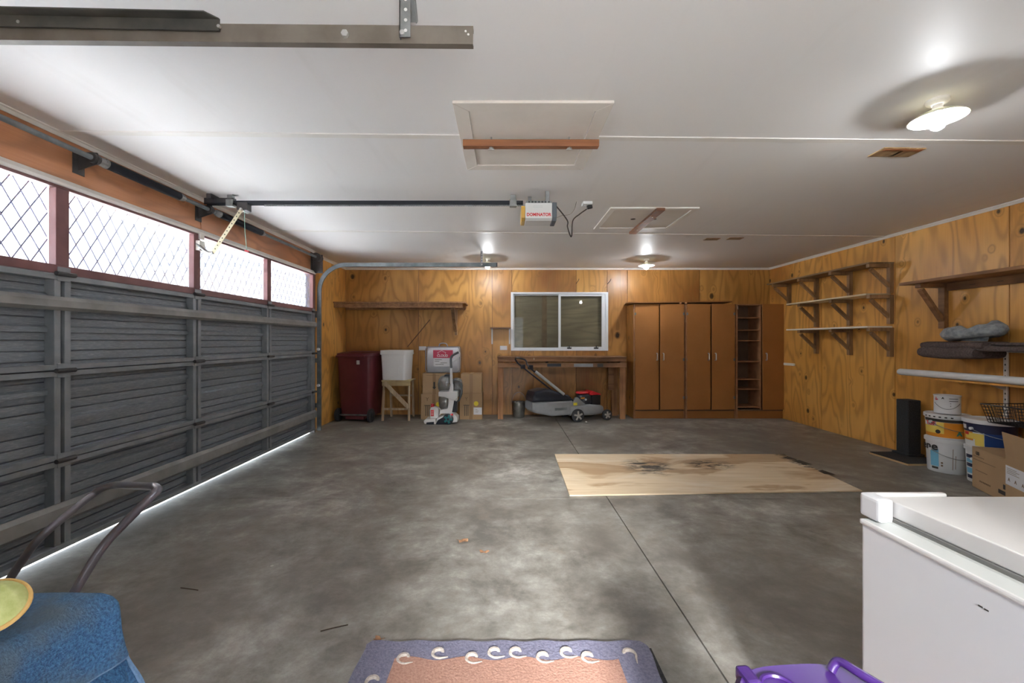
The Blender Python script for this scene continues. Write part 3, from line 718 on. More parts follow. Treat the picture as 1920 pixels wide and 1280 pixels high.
h2 = thing('ceiling_hatch', 'smaller painted ceiling hatch with two dark holes behind the motor head', 'hatch', ((kx0+kx1)/2, (ky0+ky1)/2, CEIL))
hatch_frame(kx0, kx1, ky0, ky1, .05, h2, .012, 'white_paint')
G().box(kx0+.055, kx1-.055, ky0+.055, ky1-.055, CEIL-.006, CEIL).build('hatch_panel', M['hatch'], h2, True)
for u_ in (1187, 1226.5):
    y = cy(409.5); x = px(u_, y); G().cyl((x, y, CEIL-.0065), (x, y, CEIL-.0055), .024, 20).build('finger_hole', M['dirt'], h2, True)
x = px(1236, cy(391)); kb = thing('hatch_batten', 'brown timber batten screwed across the smaller ceiling hatch', 'timber bar', (x, 4.1, CEIL-.02))
G().box(x-.045, x+.03, ky0-.02, ky1+.10, CEIL-.036, CEIL-.013).build('batten', M['hatch_bar'], kb, True, bevel=.002)
for y in (3.95, 4.4): G().cyl((x-.01, y, CEIL-.039), (x-.01, y, CEIL-.034), .007, 8).build('screw', M['steel_bright'], kb, True)
for (u0, u1, v0, v1, lab) in ((1627, 1672, 276, 292, 'brown raw wood patch with torn edge on the ceiling near the front lamp, left one'), (1665, 1703, 277, 292.5, 'square brown raw wood patch on the ceiling below the front lamp, right one'),
                        (1318, 1344, 446, 449.5, 'small brown ceiling patch left of its twin near the back cupboards'), (1361, 1387, 445, 448.5, 'small brown ceiling patch right of its twin near the back cupboards')):
    y1_, y0_ = cy(v1), cy(v0); xa_, xb_ = px(u0, y1_), px(u1, y1_)
    p_ = thing('ceiling_patch', lab, 'patch', ((xa_+xb_)/2, (y0_+y1_)/2, CEIL))
    G().box(xa_, xb_, y0_, y1_, CEIL-.006, CEIL).build('patch_board', M['patch_wood'], p_, True)
    if v0 < 300: G().box(xa_+.01, xb_-.01, y0_+.006, y0_+.03, CEIL-.011, CEIL-.006).build('splinter', M['hatch_bar'], p_, True, bevel=.002)

# ------------------------------------------------------------------ lamps
def lamp(x, y, lab):
    t = thing('ceiling_lamp', lab, 'lamp', (x, y, CEIL), group=None)
    G().lathe([(.0, 0), (.045, 0), (.045, -.012), (.036, -.022), (.022, -.026), (0, -.026)], seg=24).build('ceiling_rose', M['white_paint'], t, smooth=True)
    G().lathe([(0, -.026), (.020, -.026), (.020, -.062), (0, -.062)], seg=20).build('lamp_holder', M['white_paint'], t, smooth=True)
    G().lathe([(.021, -.048), (.030, -.052), (.055, -.062), (.085, -.076), (.108, -.090), (.112, -.094), (.109, -.0955), (.084, -.080), (.054, -.066), (.030, -.057), (.021, -.054)], seg=40).build('shade', M['shade'], t, smooth=True)
    G().lathe([(0, -.062), (.013, -.063), (.015, -.070), (.024, -.088), (.032, -.106), (.032, -.124), (.024, -.140), (.010, -.149), (0, -.150)], seg=14).build('bulb', M['bulb'], t, smooth=True)
lamp(2.13, cy(187), 'lit bulb under a shallow white shade on the ceiling, the front lamp at right')
lamp(px(1212, 6.18), 6.18, 'lit bulb under a shallow white shade near the back wall above the cupboards')
lamp(px(914, 6.12), 6.12, 'lit bulb under a shallow white shade near the back wall at the track end')

# ------------------------------------------------------------------ back wall: shelves, sockets, sticks
yf = 6.42
s1 = thing('wall_shelf', 'long brown timber shelf above the maroon bin, fixed into the left corner', 'shelf', (-1.6, 6.7, 1.78))
z = pz(568, yf)
G().box(XL+.001, px(872, yf), yf, YB-.013, z, z+.022).build('shelf_board', M['shelf_timber'], s1, True, bevel=.002)
G().box(XL+.001, px(872, yf)-.04, yf+.03, yf+.06, z-.065, z-.0005).build('front_rail', M['shelf_timber'], s1, True, bevel=.002)
G().box(XL+.001, px(872, yf)-.04, YB-.043, YB-.013, z-.065, z-.0005).build('wall_rail', M['shelf_timber'], s1, True, bevel=.002)
x = px(852, 6.7)
br = G().box(x-.02, x+.02, YB-.055, YB-.013, pz(628, 6.9), z-.066)
br.build('bracket_post', M['brace'], s1, True, bevel=.002)
G().beam((x-.005, yf+.08, z-.068), (x-.005, YB-.06, pz(620, 6.9)), .05, .045).build('bracket_brace', M['brace'], s1, True, bevel=.002)
s2 = thing('wall_shelf', 'tiny brown shelf on two white brackets left of the window', 'shelf', (px(939, 6.9), 6.9, 1.4))
z = pz(616, 6.85)
G().box(px(919, 6.85), px(958, 6.85), 6.80, YB-.013, z, z+.022).build('shelf_board', M['ply_dark'], s2, True, bevel=.002)
for u_ in (922.5, 955.5):
    x = px(u_, 6.92); G().box(x-.012, x+.012, YB-.017, YB-.013, z-.25, z).box(x-.012, x+.012, 6.82, YB-.017, z-.004, z).build('angle_bracket', M['white_paint'], s2, True)
for u0, u1, v0, v1, lab in ((786, 799.5, 649, 656.5, 'white double power point on the back wall beside the quilt bag'), (937.5, 951, 648, 656, 'white double power point on the back wall left of the window')):
    x0, x1, z0, z1 = px(u0, YB), px(u1, YB), pz(v1, YB), pz(v0, YB)
    p_ = thing('power_point', lab, 'socket', ((x0+x1)/2, YB-.013, (z0+z1)/2))
    G().box(x0, x1, YB-.023, YB-.0125, z0, z1).build('face_plate', M['white'], p_, True, bevel=.003)
    for xx in (x0+.03, x1-.03): G().box(xx-.006, xx+.006, YB-.027, YB-.023, z1-.02, z1-.008).build('switch', M['paper'], p_, True)
for xx_, lab, k_ in ((px(1080, YB), 'dark bent hook above the window near its middle joint', .05), (px(1139, YB), 'dark bent twig hook above the right end of the window', .06)):
    z = pz(531, YB); o = G().tube(bez([(xx_, YB-.012, z-.01), (xx_, YB-.05, z), (xx_+.02, YB-.10, z+.03), (xx_+.03, YB-.11, z+.06)], 4), .006, 6).build('wall_hook', M['stick'])
    tag(o, lab, 'hook')
o = G().cyl(P(764, 650, 6.93), P(806, 599, 6.93), .0055, 8).build('thin_rod', M['stick']); tag(o, 'thin brown rod leaning diagonally on the back wall above the white pail', 'rod')

# ------------------------------------------------------------------ wheelie bin (its wheeled back faces the camera)
def make_bin():
    t = thing('wheelie_bin', 'maroon wheelie bin with closed lid in the back left corner', 'bin', (-2.215, 6.59, 0), math.radians(-8))
    rings = []
    for z, wx, y0, y1 in ((.075, .235, -.225, .20), (.30, .245, -.245, .225), (.62, .257, -.262, .25), (.98, .268, -.28, .275)):
        rings.append([(x, y, z) for x, y in rrect(-wx, wx, y0, y1, .05, 4)])
    G().loft(rings).build('bin_body', M['bin'], t, smooth=True)
    G().loft([[(x, y, z) for x, y in rrect(-a, a, -b, c_, .05, 4)] for z, a, b, c_ in ((.965, .288, .30, .295), (.990, .290, .302, .297), (.992, .270, .28, .28))]).build('rim', M['bin'], t, smooth=True)
    G().loft([[(x, y, z) for x, y in rrect(-a, a, -b, c_, .07, 4)] for z, a, b, c_ in ((.992, .292, .285, .315), (1.022, .288, .28, .31), (1.045, .22, .22, .24), (1.052, .12, .12, .13))]).build('lid', M['bin'], t, smooth=True)
    G().cyl((-.20, -.325, .985), (.20, -.325, .985), .016, 12).box(-.20, -.17, -.32, -.28, .965, 1.0).box(.17, .20, -.32, -.28, .965, 1.0).build('handle_bar', M['bin'], t, bevel=.003)
    G().cyl((-.25, -.235, .10), (.25, -.235, .10), .012, 10).build('axle', M['steel_far'], t)
    for s_ in (-1, 1):
        wh = G().tube([(s_*.235, -.235, .10), (s_*.24, -.235, .10), (s_*.275, -.235, .10), (s_*.28, -.235, .10)], [.088, .10, .10, .088], 24).build('wheel', M['tyre'], t, smooth=True)
        G().cyl((s_*.27, -.235, .10), (s_*.288, -.235, .10), .045, 16).build('wheel_hub', M['tyre'], wh)
    G().box(-.15, .15, -.24, .20, .03, .08).build('foot_base', M['bin'], t, bevel=.01)
    G().box(.055, .10, -.286, -.268, .86, .92).build('pale_scuff', M['freezer_collar'], t, bevel=.004)['label'] = 'small faded grey patch'
make_bin()

# ------------------------------------------------------------------ step stool with white pail
ys_ = 6.42
st_ = thing('step_stool', 'bare timber stool with a diagonal brace under the white pail', 'stool', (px(744, ys_), 6.55, 0))
zt = .615; xl, xr = px(717, ys_), px(770, ys_)
def leg(x, y, dx, dy): 
    G().beam((x+dx, y+dy, .0), (x, y, zt-.02), .032, .028, (0, 1, 0)).build('leg', M['stool'], st_, True, bevel=.002)
leg(xl+.02, ys_+.02, -.015, -.02); leg(xr-.025, ys_+.02, .0, -.02); leg(xl+.04, ys_+.30, .0, .07); leg(xr-.035, ys_+.30, .0, .07)
G().box(xl-.01, xr+.01, ys_-.02, ys_+.33, zt-.018, zt).build('stool_top', M['stool_top'], st_, True, bevel=.002)
G().box(xl, xr, ys_-.022, ys_-.004, zt-.085, zt-.019).build('front_apron', M['stool_top'], st_, True, bevel=.002)
G().box(xl+.01, xr-.03, ys_-.018, ys_+.0, .165, .195).build('rung', M['stool'], st_, True, bevel=.002)
G().box(xl+.03, xr-.03, ys_+.33, ys_+.35, .33, .355).build('rear_rung', M['stool'], st_, True, bevel=.002)
G().beam((xl+.035, ys_-.032, zt-.03), (xr-.02, ys_-.032, .20), .016, .06, (0, 0, 1)).build('diagonal_brace', M['stool'], st_, True, bevel=.002)
pa = thing('square_pail', 'tall square white pail standing on the timber stool', 'pail', (px(745, 6.58), 6.58, zt), math.radians(-8))
pl_ = lambda h_, r0, r1, z0, z1, n=4: [[(x, y, z) for x, y in rrect(-w_, w_, -d_, d_, .035, n)] for z, w_, d_ in h_]
G().loft(pl_([(0.0, .182, .160), (.40, .198, .178)], 0, 0, 0, 0)).build('pail_body', M['white'], pa, smooth=True)
G().loft(pl_([(.385, .200, .18), (.388, .208, .188), (.410, .210, .19), (.412, .205, .185), (.450, .207, .187), (.453, .198, .18)], 0, 0, 0, 0)).build('pail_lid', M['white'], pa, smooth=True)
G().box(-.09, .09, -.178, -.170, .06, .34).build('moulded_panel', M['white'], pa, bevel=.006)

# ------------------------------------------------------------------ cartons, quilt bag, carpet cleaner, bottle
def carton(name, lab, x0, x1, y0, y1, z0, z1, rot=0, marks=None, mt='card'):
    cx_, cy_ = (x0+x1)/2, (y0+y1)/2; hx, hy, hh = (x1-x0)/2, (y1-y0)/2, z1-z0
    t = thing(name, lab, 'box', (cx_, cy_, z0), math.radians(rot), 'cardboard boxes')
    G().box(-hx, hx, -hy, hy, .001, hh-.004).build('carton_body', M[mt], t, bevel=.003)
    G().box(-hx, -.0015, -hy, hy, hh-.004, hh).build('top_flap', M[mt], t); G().box(.0015, hx, -hy, hy, hh-.004, hh).build('top_flap', M[mt], t)
    G().box(-.025, .025, -hy-.0008, hy+.0008, hh-.0005, hh+.0006).box(-.025, .025, -hy-.0012, -hy, .0, hh).build('tape', M['card_dark'], t)
    return t, hx, hy, hh
yb0, yb1 = 6.53, 6.86
def cx(u, y=6.53): return px(u, y)
zl = pz(738.5, yb0); zu = pz(699.5, yb0)
tA, hx, hy, hh = carton('cardboard_box', 'lower brown cardboard box behind the carpet cleaner and red-capped bottle', cx(789), cx(838), yb0, yb1, 0, zl)
def up_marks(t, x, y, z0, z1):
    G().box(x-.045, x+.045, y-.0014, y, z1-.010, z1).build('print_bar', M['ink'], t)
    for dx in (-.026, .0, .026): G().box(x+dx-.0045, x+dx+.0045, y-.0014, y, z0, z1-.014).build('print_bar', M['ink'], t)
up_marks(tA, -hx+.10, -hy, .055, .22)
G().cyl((.095-.03, -hy-.0012, .235), (.065, -hy, .235), .034, 24).build('yellow_sticker', M['yellow'], tA)['label'] = 'round yellow sticker'
lettering('Y', .07, 'print_mark', M['ink_soft'], tA, lambda x, y, z: Vector((-hx+.10+x, -hy-.0008-z, .31+y)), .002)
tB, hx, hy, hh = carton('cardboard_box', 'upper cardboard box with a black arrow directly under the quilt bag', cx(792), cx(836), yb0+.01, yb1, zl, zu)
G().prism([(-.012, .185), (-.012, .11), (-.03, .11), (0, .07), (.03, .11), (.012, .11), (.012, .185)], -hy-.0016, -hy-.0002).build('print_arrow', M['ink'], tB)
G().box(-hx+.06, -hx+.26, -hy-.0012, -hy, hh-.035, hh-.030).build('print_bar', M['ink_soft'], tB)
tC, hx, hy, hh = carton('cardboard_box', 'lower cardboard box with a yellow dot and white label right of the carpet cleaner', cx(862), cx(904), yb0, yb1, 0, pz(737.5, yb0))
up_marks(tC, -.07, -hy, .055, .225)
G().cyl((.08, -hy-.0014, .245), (.08, -hy, .245), .036, 24).build('yellow_sticker', M['yellow'], tC)['label'] = 'round yellow sticker'
lb = G().box(.04, .168, -hy-.0014, -hy, .075, .185).build('paper_label', M['paper'], tC); lb['label'] = 'white paper label'
lettering('Y', .07, 'print_mark', M['ink_soft'], tC, lambda x, y, z: Vector((-.07+x, -hy-.0008-z, .315+y)), .002)
for i, w_ in enumerate((.03, .05, .04)): G().box(.07, .07+w_, -hy-.0018, -hy-.0014, .150-i*.02, .154-i*.02).build('print_line', M['ink_soft'], lb)
tD, hx, hy, hh = carton('cardboard_box', 'plain upper cardboard box on the stack right of the carpet cleaner', cx(864), cx(903), yb0+.01, yb1, pz(737.5, yb0), pz(701, yb0))

qb = thing('quilt_bag', 'clear zipped bag holding a white quilt with a pink label, on the cardboard box', 'bag', (px(831, 6.6), 6.66, zu+.001), math.radians(-3))
def pillowy(w_, d_, h_, z0, n=26, p=3.2, sag=0):
    rings = []
    for i in range(13):
        t = i/12; a = (2*t-1); k_ = (1-abs(a)**p)**(1/p) if abs(a) < 1 else 0.0
        k_ = max(k_, .55 if i in (0, 12) else .8)
        ring = []
        for j in range(n):
            th = 2*PI*j/n; c_, s_ = math.cos(th), math.sin(th)
            q = (abs(c_)**5+abs(s_)**5)**(-1/5)
            ring.append((w_*q*c_*(.93+.07*k_)-a*.012*0, d_*q*s_*k_, z0+h_*t))
        rings.append(ring)
    return rings
wq, hq = .265, .41
qm = mottled('white_quilt', (.78, .79, .83), (.86, .86, .88), 9, .9, .6); M['quilt'] = qm
G().loft(pillowy(wq-.01, .13, hq-.03, .012)).build('folded_quilt', M['quilt'], qb, smooth=True)
G().loft(pillowy(wq+.008, .145, hq, .0)).build('vinyl_cover', M['vinyl'], qb, smooth=True)
M['piping'] = mat('grey_piping', (.30, .33, .38), .6)
G().tube([(x, -.10, z) for x, z in rrect(-wq, wq, .012, hq-.005, .05, 5)], .006, 6, closed=True).build('piping', M['piping'], qb)
G().tube(bez([(-.07, -.03, hq-.01), (-.05, -.03, hq+.045), (.04, -.03, hq+.045), (.07, -.03, hq-.01)], 5), .008, 6).build('carry_handle', M['piping'], qb)
lb = G().box(-.135, .17, -.153, -.149, .235, .355).build('pink_label', M['red_gloss'], qb); lb['label'] = 'pinkish red printed label'
m = mat('pink_red_card', (.52, .055, .11), .5); lb.data.materials.clear(); lb.data.materials.append(m)
lettering('CLOUD', .052, 'lettering', M['paper'], lb, lambda x, y, z: Vector((.01+x, -.1535-z, .268+y)), .001, width=.17)
G().tube(bez([(-.045, -.1545, .292), (-.065, -.1545, .315), (-.03, -.1545, .333), (.0, -.1545, .345), (.03, -.1545, .330), (.06, -.1545, .318), (.052, -.1545, .295)], 5), .0028, 5).build('cloud_outline', M['paper'], lb)
lb2 = G().box(-.125, .165, -.151, -.148, .105, .232).build('white_label', M['paper'], qb)
for i, (a, b) in enumerate(((-.11, .0), (-.11, -.04), (-.02, .08), (-.10, .03))): G().box(a, b, -.1525, -.151, .205-i*.024, .211-i*.024).build('print_line', M['ink'], lb2)

cc = thing('carpet_cleaner', 'white upright carpet cleaner with clear tank and teal wheels before the boxes', 'carpet cleaner', (px(842, 6.25), 6.25, 0))
def L(u, v, Y=6.25): q = P(u, v, Y); return q
W_ = .13
def slab(poly, y0, y1, name, mt, par=cc, bev=.004):
    return G().prism([(px(u, 6.2), pz(v, 6.2)) for u, v in poly], y0, y1).build(name, M[mt], par, True, bevel=bev, smooth=False)
slab([(797, 793), (795.5, 788), (799, 784.5), (817, 784), (819, 793.5)], 6.14, 6.38, 'front_foot', 'white', bev=.008)
slab([(801, 794), (801, 790), (815, 789), (815, 794)], 6.132, 6.142, 'foot_window', 'mower_black', bev=.001)
slab([(819, 793.5), (820, 783), (832, 778), (842, 773.5), (850, 773.5), (858, 781), (858, 790)], 6.15, 6.37, 'base_shell', 'white', bev=.01)
slab([(818, 794), (822, 786), (838, 777), (846, 778), (846, 794)], 6.138, 6.152, 'base_skirt', 'mower_black', bev=.002)
slab([(824, 775), (826, 768), (840, 764), (841, 740), (852, 737), (857, 748), (853, 774)], 6.17, 6.34, 'lower_body', 'white', bev=.01)
slab([(848, 772), (852, 750), (858, 752), (857, 772)], 6.16, 6.33, 'rear_motor', 'mower_black', bev=.006)
slab([(823, 742), (823, 734), (841, 733), (858, 733), (858, 745), (852, 750), (841, 746), (833, 743)], 6.15, 6.36, 'middle_collar', 'white', bev=.008)
# clear tanks
c0 = L(835, 765, 6.24)
G().lathe([(.03, 0), (.085, .01), (.10, .08), (.10, .16), (.09, .18)], (px(835, 6.24), 6.25, pz(766, 6.24)), 24).build('lower_tank', M['clear'], cc, True, smooth=True)
G().lathe([(.098, 0), (.118, .05), (.125, .11), (.11, .18), (.075, .225), (.03, .24), (0, .24)], (px(836, 6.24), 6.26, pz(734, 6.24)), 24).build('upper_tank', M['clear'], cc, True, smooth=True)
G().lathe([(.05, 0), (.075, .06), (.085, .16), (.07, .25), (.04, .28), (0, .285)], (px(857, 6.3), 6.33, pz(744, 6.3)), 20).build('rear_tank', M['clear'], cc, True, smooth=True)
slab([(832, 706), (834, 702), (846, 702), (847, 706)], 6.20, 6.30, 'tank_cap', 'mower_black')
G().prism([(px(u, 6.19), pz(v, 6.19)) for u, v in ((842, 770), (842.3, 720), (844, 720), (844, 689), (848, 689), (849, 720), (850, 720), (851, 770))], 6.165, 6.20).build('column', M['white'], cc, True, bevel=.004)
gr = bez([L(846, 690, 6.18), L(845.5, 672, 6.18), L(849, 666, 6.18), L(860, 660, 6.18)], 6)
G().tube(gr, [.017]*len(gr), 10).build('hand_grip', M['opener_grey'], cc, True, smooth=True)
g2 = bez([L(860, 660, 6.19), L(862, 664, 6.19), L(858, 671, 6.19), L(849, 678, 6.19)], 5)
G().tube(g2, .011, 8).build('grip_loop', M['white'], cc, True, smooth=True)
G().tube(bez([L(852, 712, 6.22), L(863, 716, 6.24), L(866, 735, 6.24), L(860, 752, 6.24)], 6), .013, 8).build('hose', M['steel_far'], cc, True, smooth=True)
for yw in (6.125, 6.365):
    c_ = Vector((px(840.5, 6.16), yw, .078)); wh = G().tube([c_, c_+Vector((0, .004, 0)), c_+Vector((0, .022, 0)), c_+Vector((0, .026, 0))], [.070, .078, .078, .070], 26).build('wheel', M['mower_black'], cc, True, smooth=True)
    for i in range(5):
        a = i*2*PI/5; q = c_+Vector((.043*math.cos(a), 0, .043*math.sin(a)))
        G().beam(c_+Vector((.018*math.cos(a), -.003, .018*math.sin(a))), c_+Vector((.062*math.cos(a), -.003, .062*math.sin(a))), .030, .006, (0, 1, 0)).build('spoke', M['teal'], wh, True)
slab([(845, 775), (850, 773), (851, 777), (847, 778)], 6.128, 6.136, 'red_badge', 'red', bev=.001)
bo = thing('cleaner_bottle', 'small white bottle with a red cap on the foot of the carpet cleaner', 'bottle', (px(814, 6.2), 6.24, pz(784, 6.2)+.001))
G().loft([[(x, y, z) for x, y in rrect(-a, a, -.035, .035, .015, 3)] for z, a in ((0, .060), (.01, .066), (.12, .066), (.155, .05), (.165, .025))]).build('bottle_body', M['white'], bo, smooth=True)
G().tube(bez([(.05, 0, .145), (.082, 0, .13), (.082, 0, .06), (.058, 0, .04)], 5), .008, 8).build('bottle_handle', M['white'], bo)
G().lathe([(.026, .160), (.026, .200), (.018, .208), (0, .208)], (-.03, 0, -.0), 16).build('bottle_cap', M['red_gloss'], bo, smooth=True)
b_ = G().box(-.052, -.005, -.0365, -.035, .03, .12).build('bottle_label', M['red'], bo)
for i in range(3): G().box(-.046, -.012, -.0375, -.0365, .05+i*.022, .056+i*.022).build('print_line', M['paper'], b_)

# ------------------------------------------------------------------ workbench
yw0 = 6.52
zt_ = pz(668.5, yw0); bx0, bx1 = px(933, yw0), px(1174.5, yw0)
wbn = thing('workbench', 'rough stained timber workbench beneath the window, open underneath', 'workbench', ((bx0+bx1)/2, 6.72, 0))
G().box(bx0-.004, bx1+.006, yw0-.01, 6.94, zt_-.018, zt_).build('bench_top', M['bench'], wbn, True, bevel=.003)
G().box(bx0, bx1, yw0, yw0+.03, zt_-.075, zt_-.019).build('front_apron', M['bench'], wbn, True, bevel=.003)
G().box(bx0+.0, bx1, yw0-.002, yw0+.035, pz(688.5, yw0), pz(680.5, yw0)).build('lower_rail', M['bench'], wbn, True, bevel=.003)
for x0 in (bx0, bx1-.088):
    G().box(x0+.002, x0+.084, yw0+.036, yw0+.12, 0, zt_-.0195).build('leg', M['bench_leg'], wbn, True, bevel=.003)
G().box(bx0+.01, bx0+.08, 6.85, 6.935, 0, zt_-.0195).build('leg', M['bench_leg'], wbn, True, bevel=.003)
G().box(px(1146, 6.9), px(1157, 6.9), 6.85, 6.935, 0, zt_-.0195).build('leg', M['bench_leg'], wbn, True, bevel=.003)
G().box(px(1138, 6.9), px(1148, 6.9), 6.80, 6.83, .42, zt_-.0195).build('hanging_block', M['bench'], wbn, True)
for xx in (bx0+.01, bx1-.04): G().box(xx, xx+.03, yw0+.12, 6.93, pz(688.5, yw0), pz(681, yw0)).build('side_rail', M['bench'], wbn, True)
G().box(px(1026, yw0), px(1052, yw0), yw0-.0045, yw0-.002, pz(687, yw0), pz(681.5, yw0)).build('oil_stain', M['spring'], wbn, True)['label'] = 'black oil stain'
o_ = G().box(px(1076, yw0), px(1112, yw0), yw0-.0045, yw0-.002, pz(687.5, yw0), pz(681.5, yw0)).build('paint_smear', M['mower_grey'], wbn, True); o_['label'] = 'pale blue grey paint smear'
o_ = G().box(px(1120, yw0), px(1131, yw0), yw0-.0045, yw0-.002, pz(687.5, yw0), pz(681.5, yw0)).build('paint_smear', M['ink'], wbn, True)
o_ = G().box(px(1000.5, yw0), px(1002, yw0), yw0-.004, yw0-.0005, pz(674.5, yw0), pz(669.5, yw0)).build('pale_tick', M['shelf_pale'], wbn, True)

# steel bucket
sb = thing('steel_bucket', 'small dull steel bucket with raised wire handle under the bench', 'bucket', (px(973, 6.72), 6.74, 0))
G().lathe([(0, .002), (.085, .002), (.090, .012), (.104, .235), (.110, .240), (.110, .246), (.102, .246), (.086, .012), (0, .010)], seg=28).build('bucket_body', M['steel_pail'], sb, smooth=True)
G().tube([(.108*math.cos(a), 0, .235+.16*math.sin(a)*1.0) for a in [PI*i/14 for i in range(15)]], .003, 6).build('bail_handle', M['steel_bright'], sb)
for i in range(6):
    a = i*1.05+.3; G().lathe([(0, 0), (.022, .004), (.025, .016), (.015, .026), (0, .028)], (.055*math.cos(a), .055*math.sin(a), .222), 8).build('rag_lump', M['freezer_collar'], sb, smooth=True)

# ------------------------------------------------------------------ lawn mower
lm = thing('lawn_mower', 'grey lawn mower with black catcher and red topped engine parked under the bench', 'lawn mower', (1.085, 6.335, 0), math.radians(19)); lm.scale = (1, .9, 1)
def ringx(x, y0, y1, z0, z1, r=.03): return [(x, y, z) for y, z in rrect(y0, y1, z0, z1, r, 3)]
G().loft([ringx(-.10, .03, .42, .09, .24, .03), ringx(.0, .02, .43, .08, .25, .04), ringx(.30, .02, .43, .075, .235, .05), ringx(.46, .05, .40, .08, .215, .05), ringx(.52, .12, .33, .09, .19, .04)]).build('deck', M['mower_grey'], lm, smooth=True)
G().prism([(-.08, .24), (-.02, .36), (.03, .36), (.16, .25)], .03, .06).prism([(-.08, .24), (-.02, .36), (.03, .36), (.16, .25)], .39, .42).build('deck_cheek', M['mower_grey'], lm, bevel=.004)
ca = G().loft([ringx(-.70, .06, .38, .20, .31, .03), ringx(-.66, .03, .41, .16, .315, .04), ringx(-.40, .02, .42, .10, .315, .04), ringx(-.06, .04, .40, .10, .315, .03)]).build('catcher_base', M['mower_grey'], lm, smooth=True)
G().loft([ringx(-.69, .07, .37, .316, .40, .03), ringx(-.66, .04, .40, .316, .465, .04), ringx(-.52, .03, .41, .316, .50, .05), ringx(-.38, .03, .41, .316, .485, .05), ringx(-.08, .05, .39, .316, .37, .02)]).build('catcher_top', M['mower_black'], lm, smooth=True)
G().box(-.36, -.16, .0185, .0205, .185, .222).build('catcher_badge', M['steel_far'], lm)
lettering('oooooo', .04, 'lettering', M['mower_black'], lm, lambda x, y, z: Vector((-.26+x, .0175-z, .202+y)), .001, width=.15) if False else None
e = G().lathe([(.10, 0), (.13, .01), (.13, .09), (.12, .13), (.10, .15), (.05, .16), (0, .16)], (.23, .22, .24), 24).build('engine', M['mower_black'], lm, smooth=True)
G().box(.30, .46, .10, .34, .22, .37).build('engine_block', M['black'], lm, bevel=.012)
G().lathe([(.105, 0), (.115, .012), (.10, .03), (.05, .036), (0, .036)], (.20, .22, .395), 24).build('engine_cowl', M['red_gloss'], lm, smooth=True)
G().prism([(.27, .40), (.32, .44), (.46, .39), (.46, .375), (.28, .375)], .10, .34).build('red_fairing', M['red_gloss'], lm, bevel=.006)
G().box(.10, .17, .078, .084, .33, .35).build('engine_label', M['orange_print'], lm, bevel=.001)
G().cyl((.19, .08, .315), (.19, .095, .315), .016, 14).build('fuel_knob', M['paper'], lm)
G().box(-.05, .01, .015, .03, .245, .285).build('height_tab', M['yellow'], lm, bevel=.004)
for (x, r) in ((0, .098), (.50, .082)):
    for yy in (-.045, .43):
        wh = G().tube([(x, yy, r), (x, yy+.006, r), (x, yy+.040, r), (x, yy+.046, r)], [r-.010, r, r, r-.010], 28).build('wheel', M['tyre'], lm, smooth=True)
        for i in range(5):
            a = i*2*PI/5+.4; G().beam((x+.012*math.cos(a), yy-.002, r+.012*math.sin(a)), (x+(r-.028)*math.cos(a), yy-.002, r+(r-.028)*math.sin(a)), .026, .008, (0, 1, 0)).build('wheel_spoke', M['hub'], wh)
        G().cyl((x, yy-.008, r), (x, yy+.002, r), .018, 14).build('hub_cap', M['hub'], wh)
hp = lambda y: [(-.02, y, .30), (-.22, y, .42), (-.72, y, .80)]
for y in (.05, .39):
    G().tube(hp(y), .011, 8).build('handle_tube', M['mower_black'], lm, smooth=True)
G().tube([(-.20, .042, .415), (-.66, .042, .765)], .021, 12).build('handle_sleeve', M['freezer_collar'], lm, smooth=True)
G().tube(bez([(-.70, .05, .79), (-.78, .05, .86), (-.80, .08, .93), (-.86, .14, .955), (-.86, .32, .955), (-.86, .37, .93), (-.80, .39, .86), (-.70, .39, .79)], 5), .012, 8).build('handle_bail', M['mower_black'], lm, smooth=True)
G().box(-.76, -.70, .03, .10, .80, .86).build('throttle_box', M['mower_black'], lm, bevel=.006)
G().box(-.76, -.70, .36, .42, .79, .85).build('clamp', M['mower_black'], lm, bevel=.006)
pb = G().lathe([(0, 0), (.016, .003), (.022, .014), (.013, .026), (0, .03)], (px(1099, 6.25), 6.25, 0), 8).build('pebble', M['hub'], smooth=True); tag(pb, 'small grey pebble on the floor in front of the mower wheel', 'pebble')

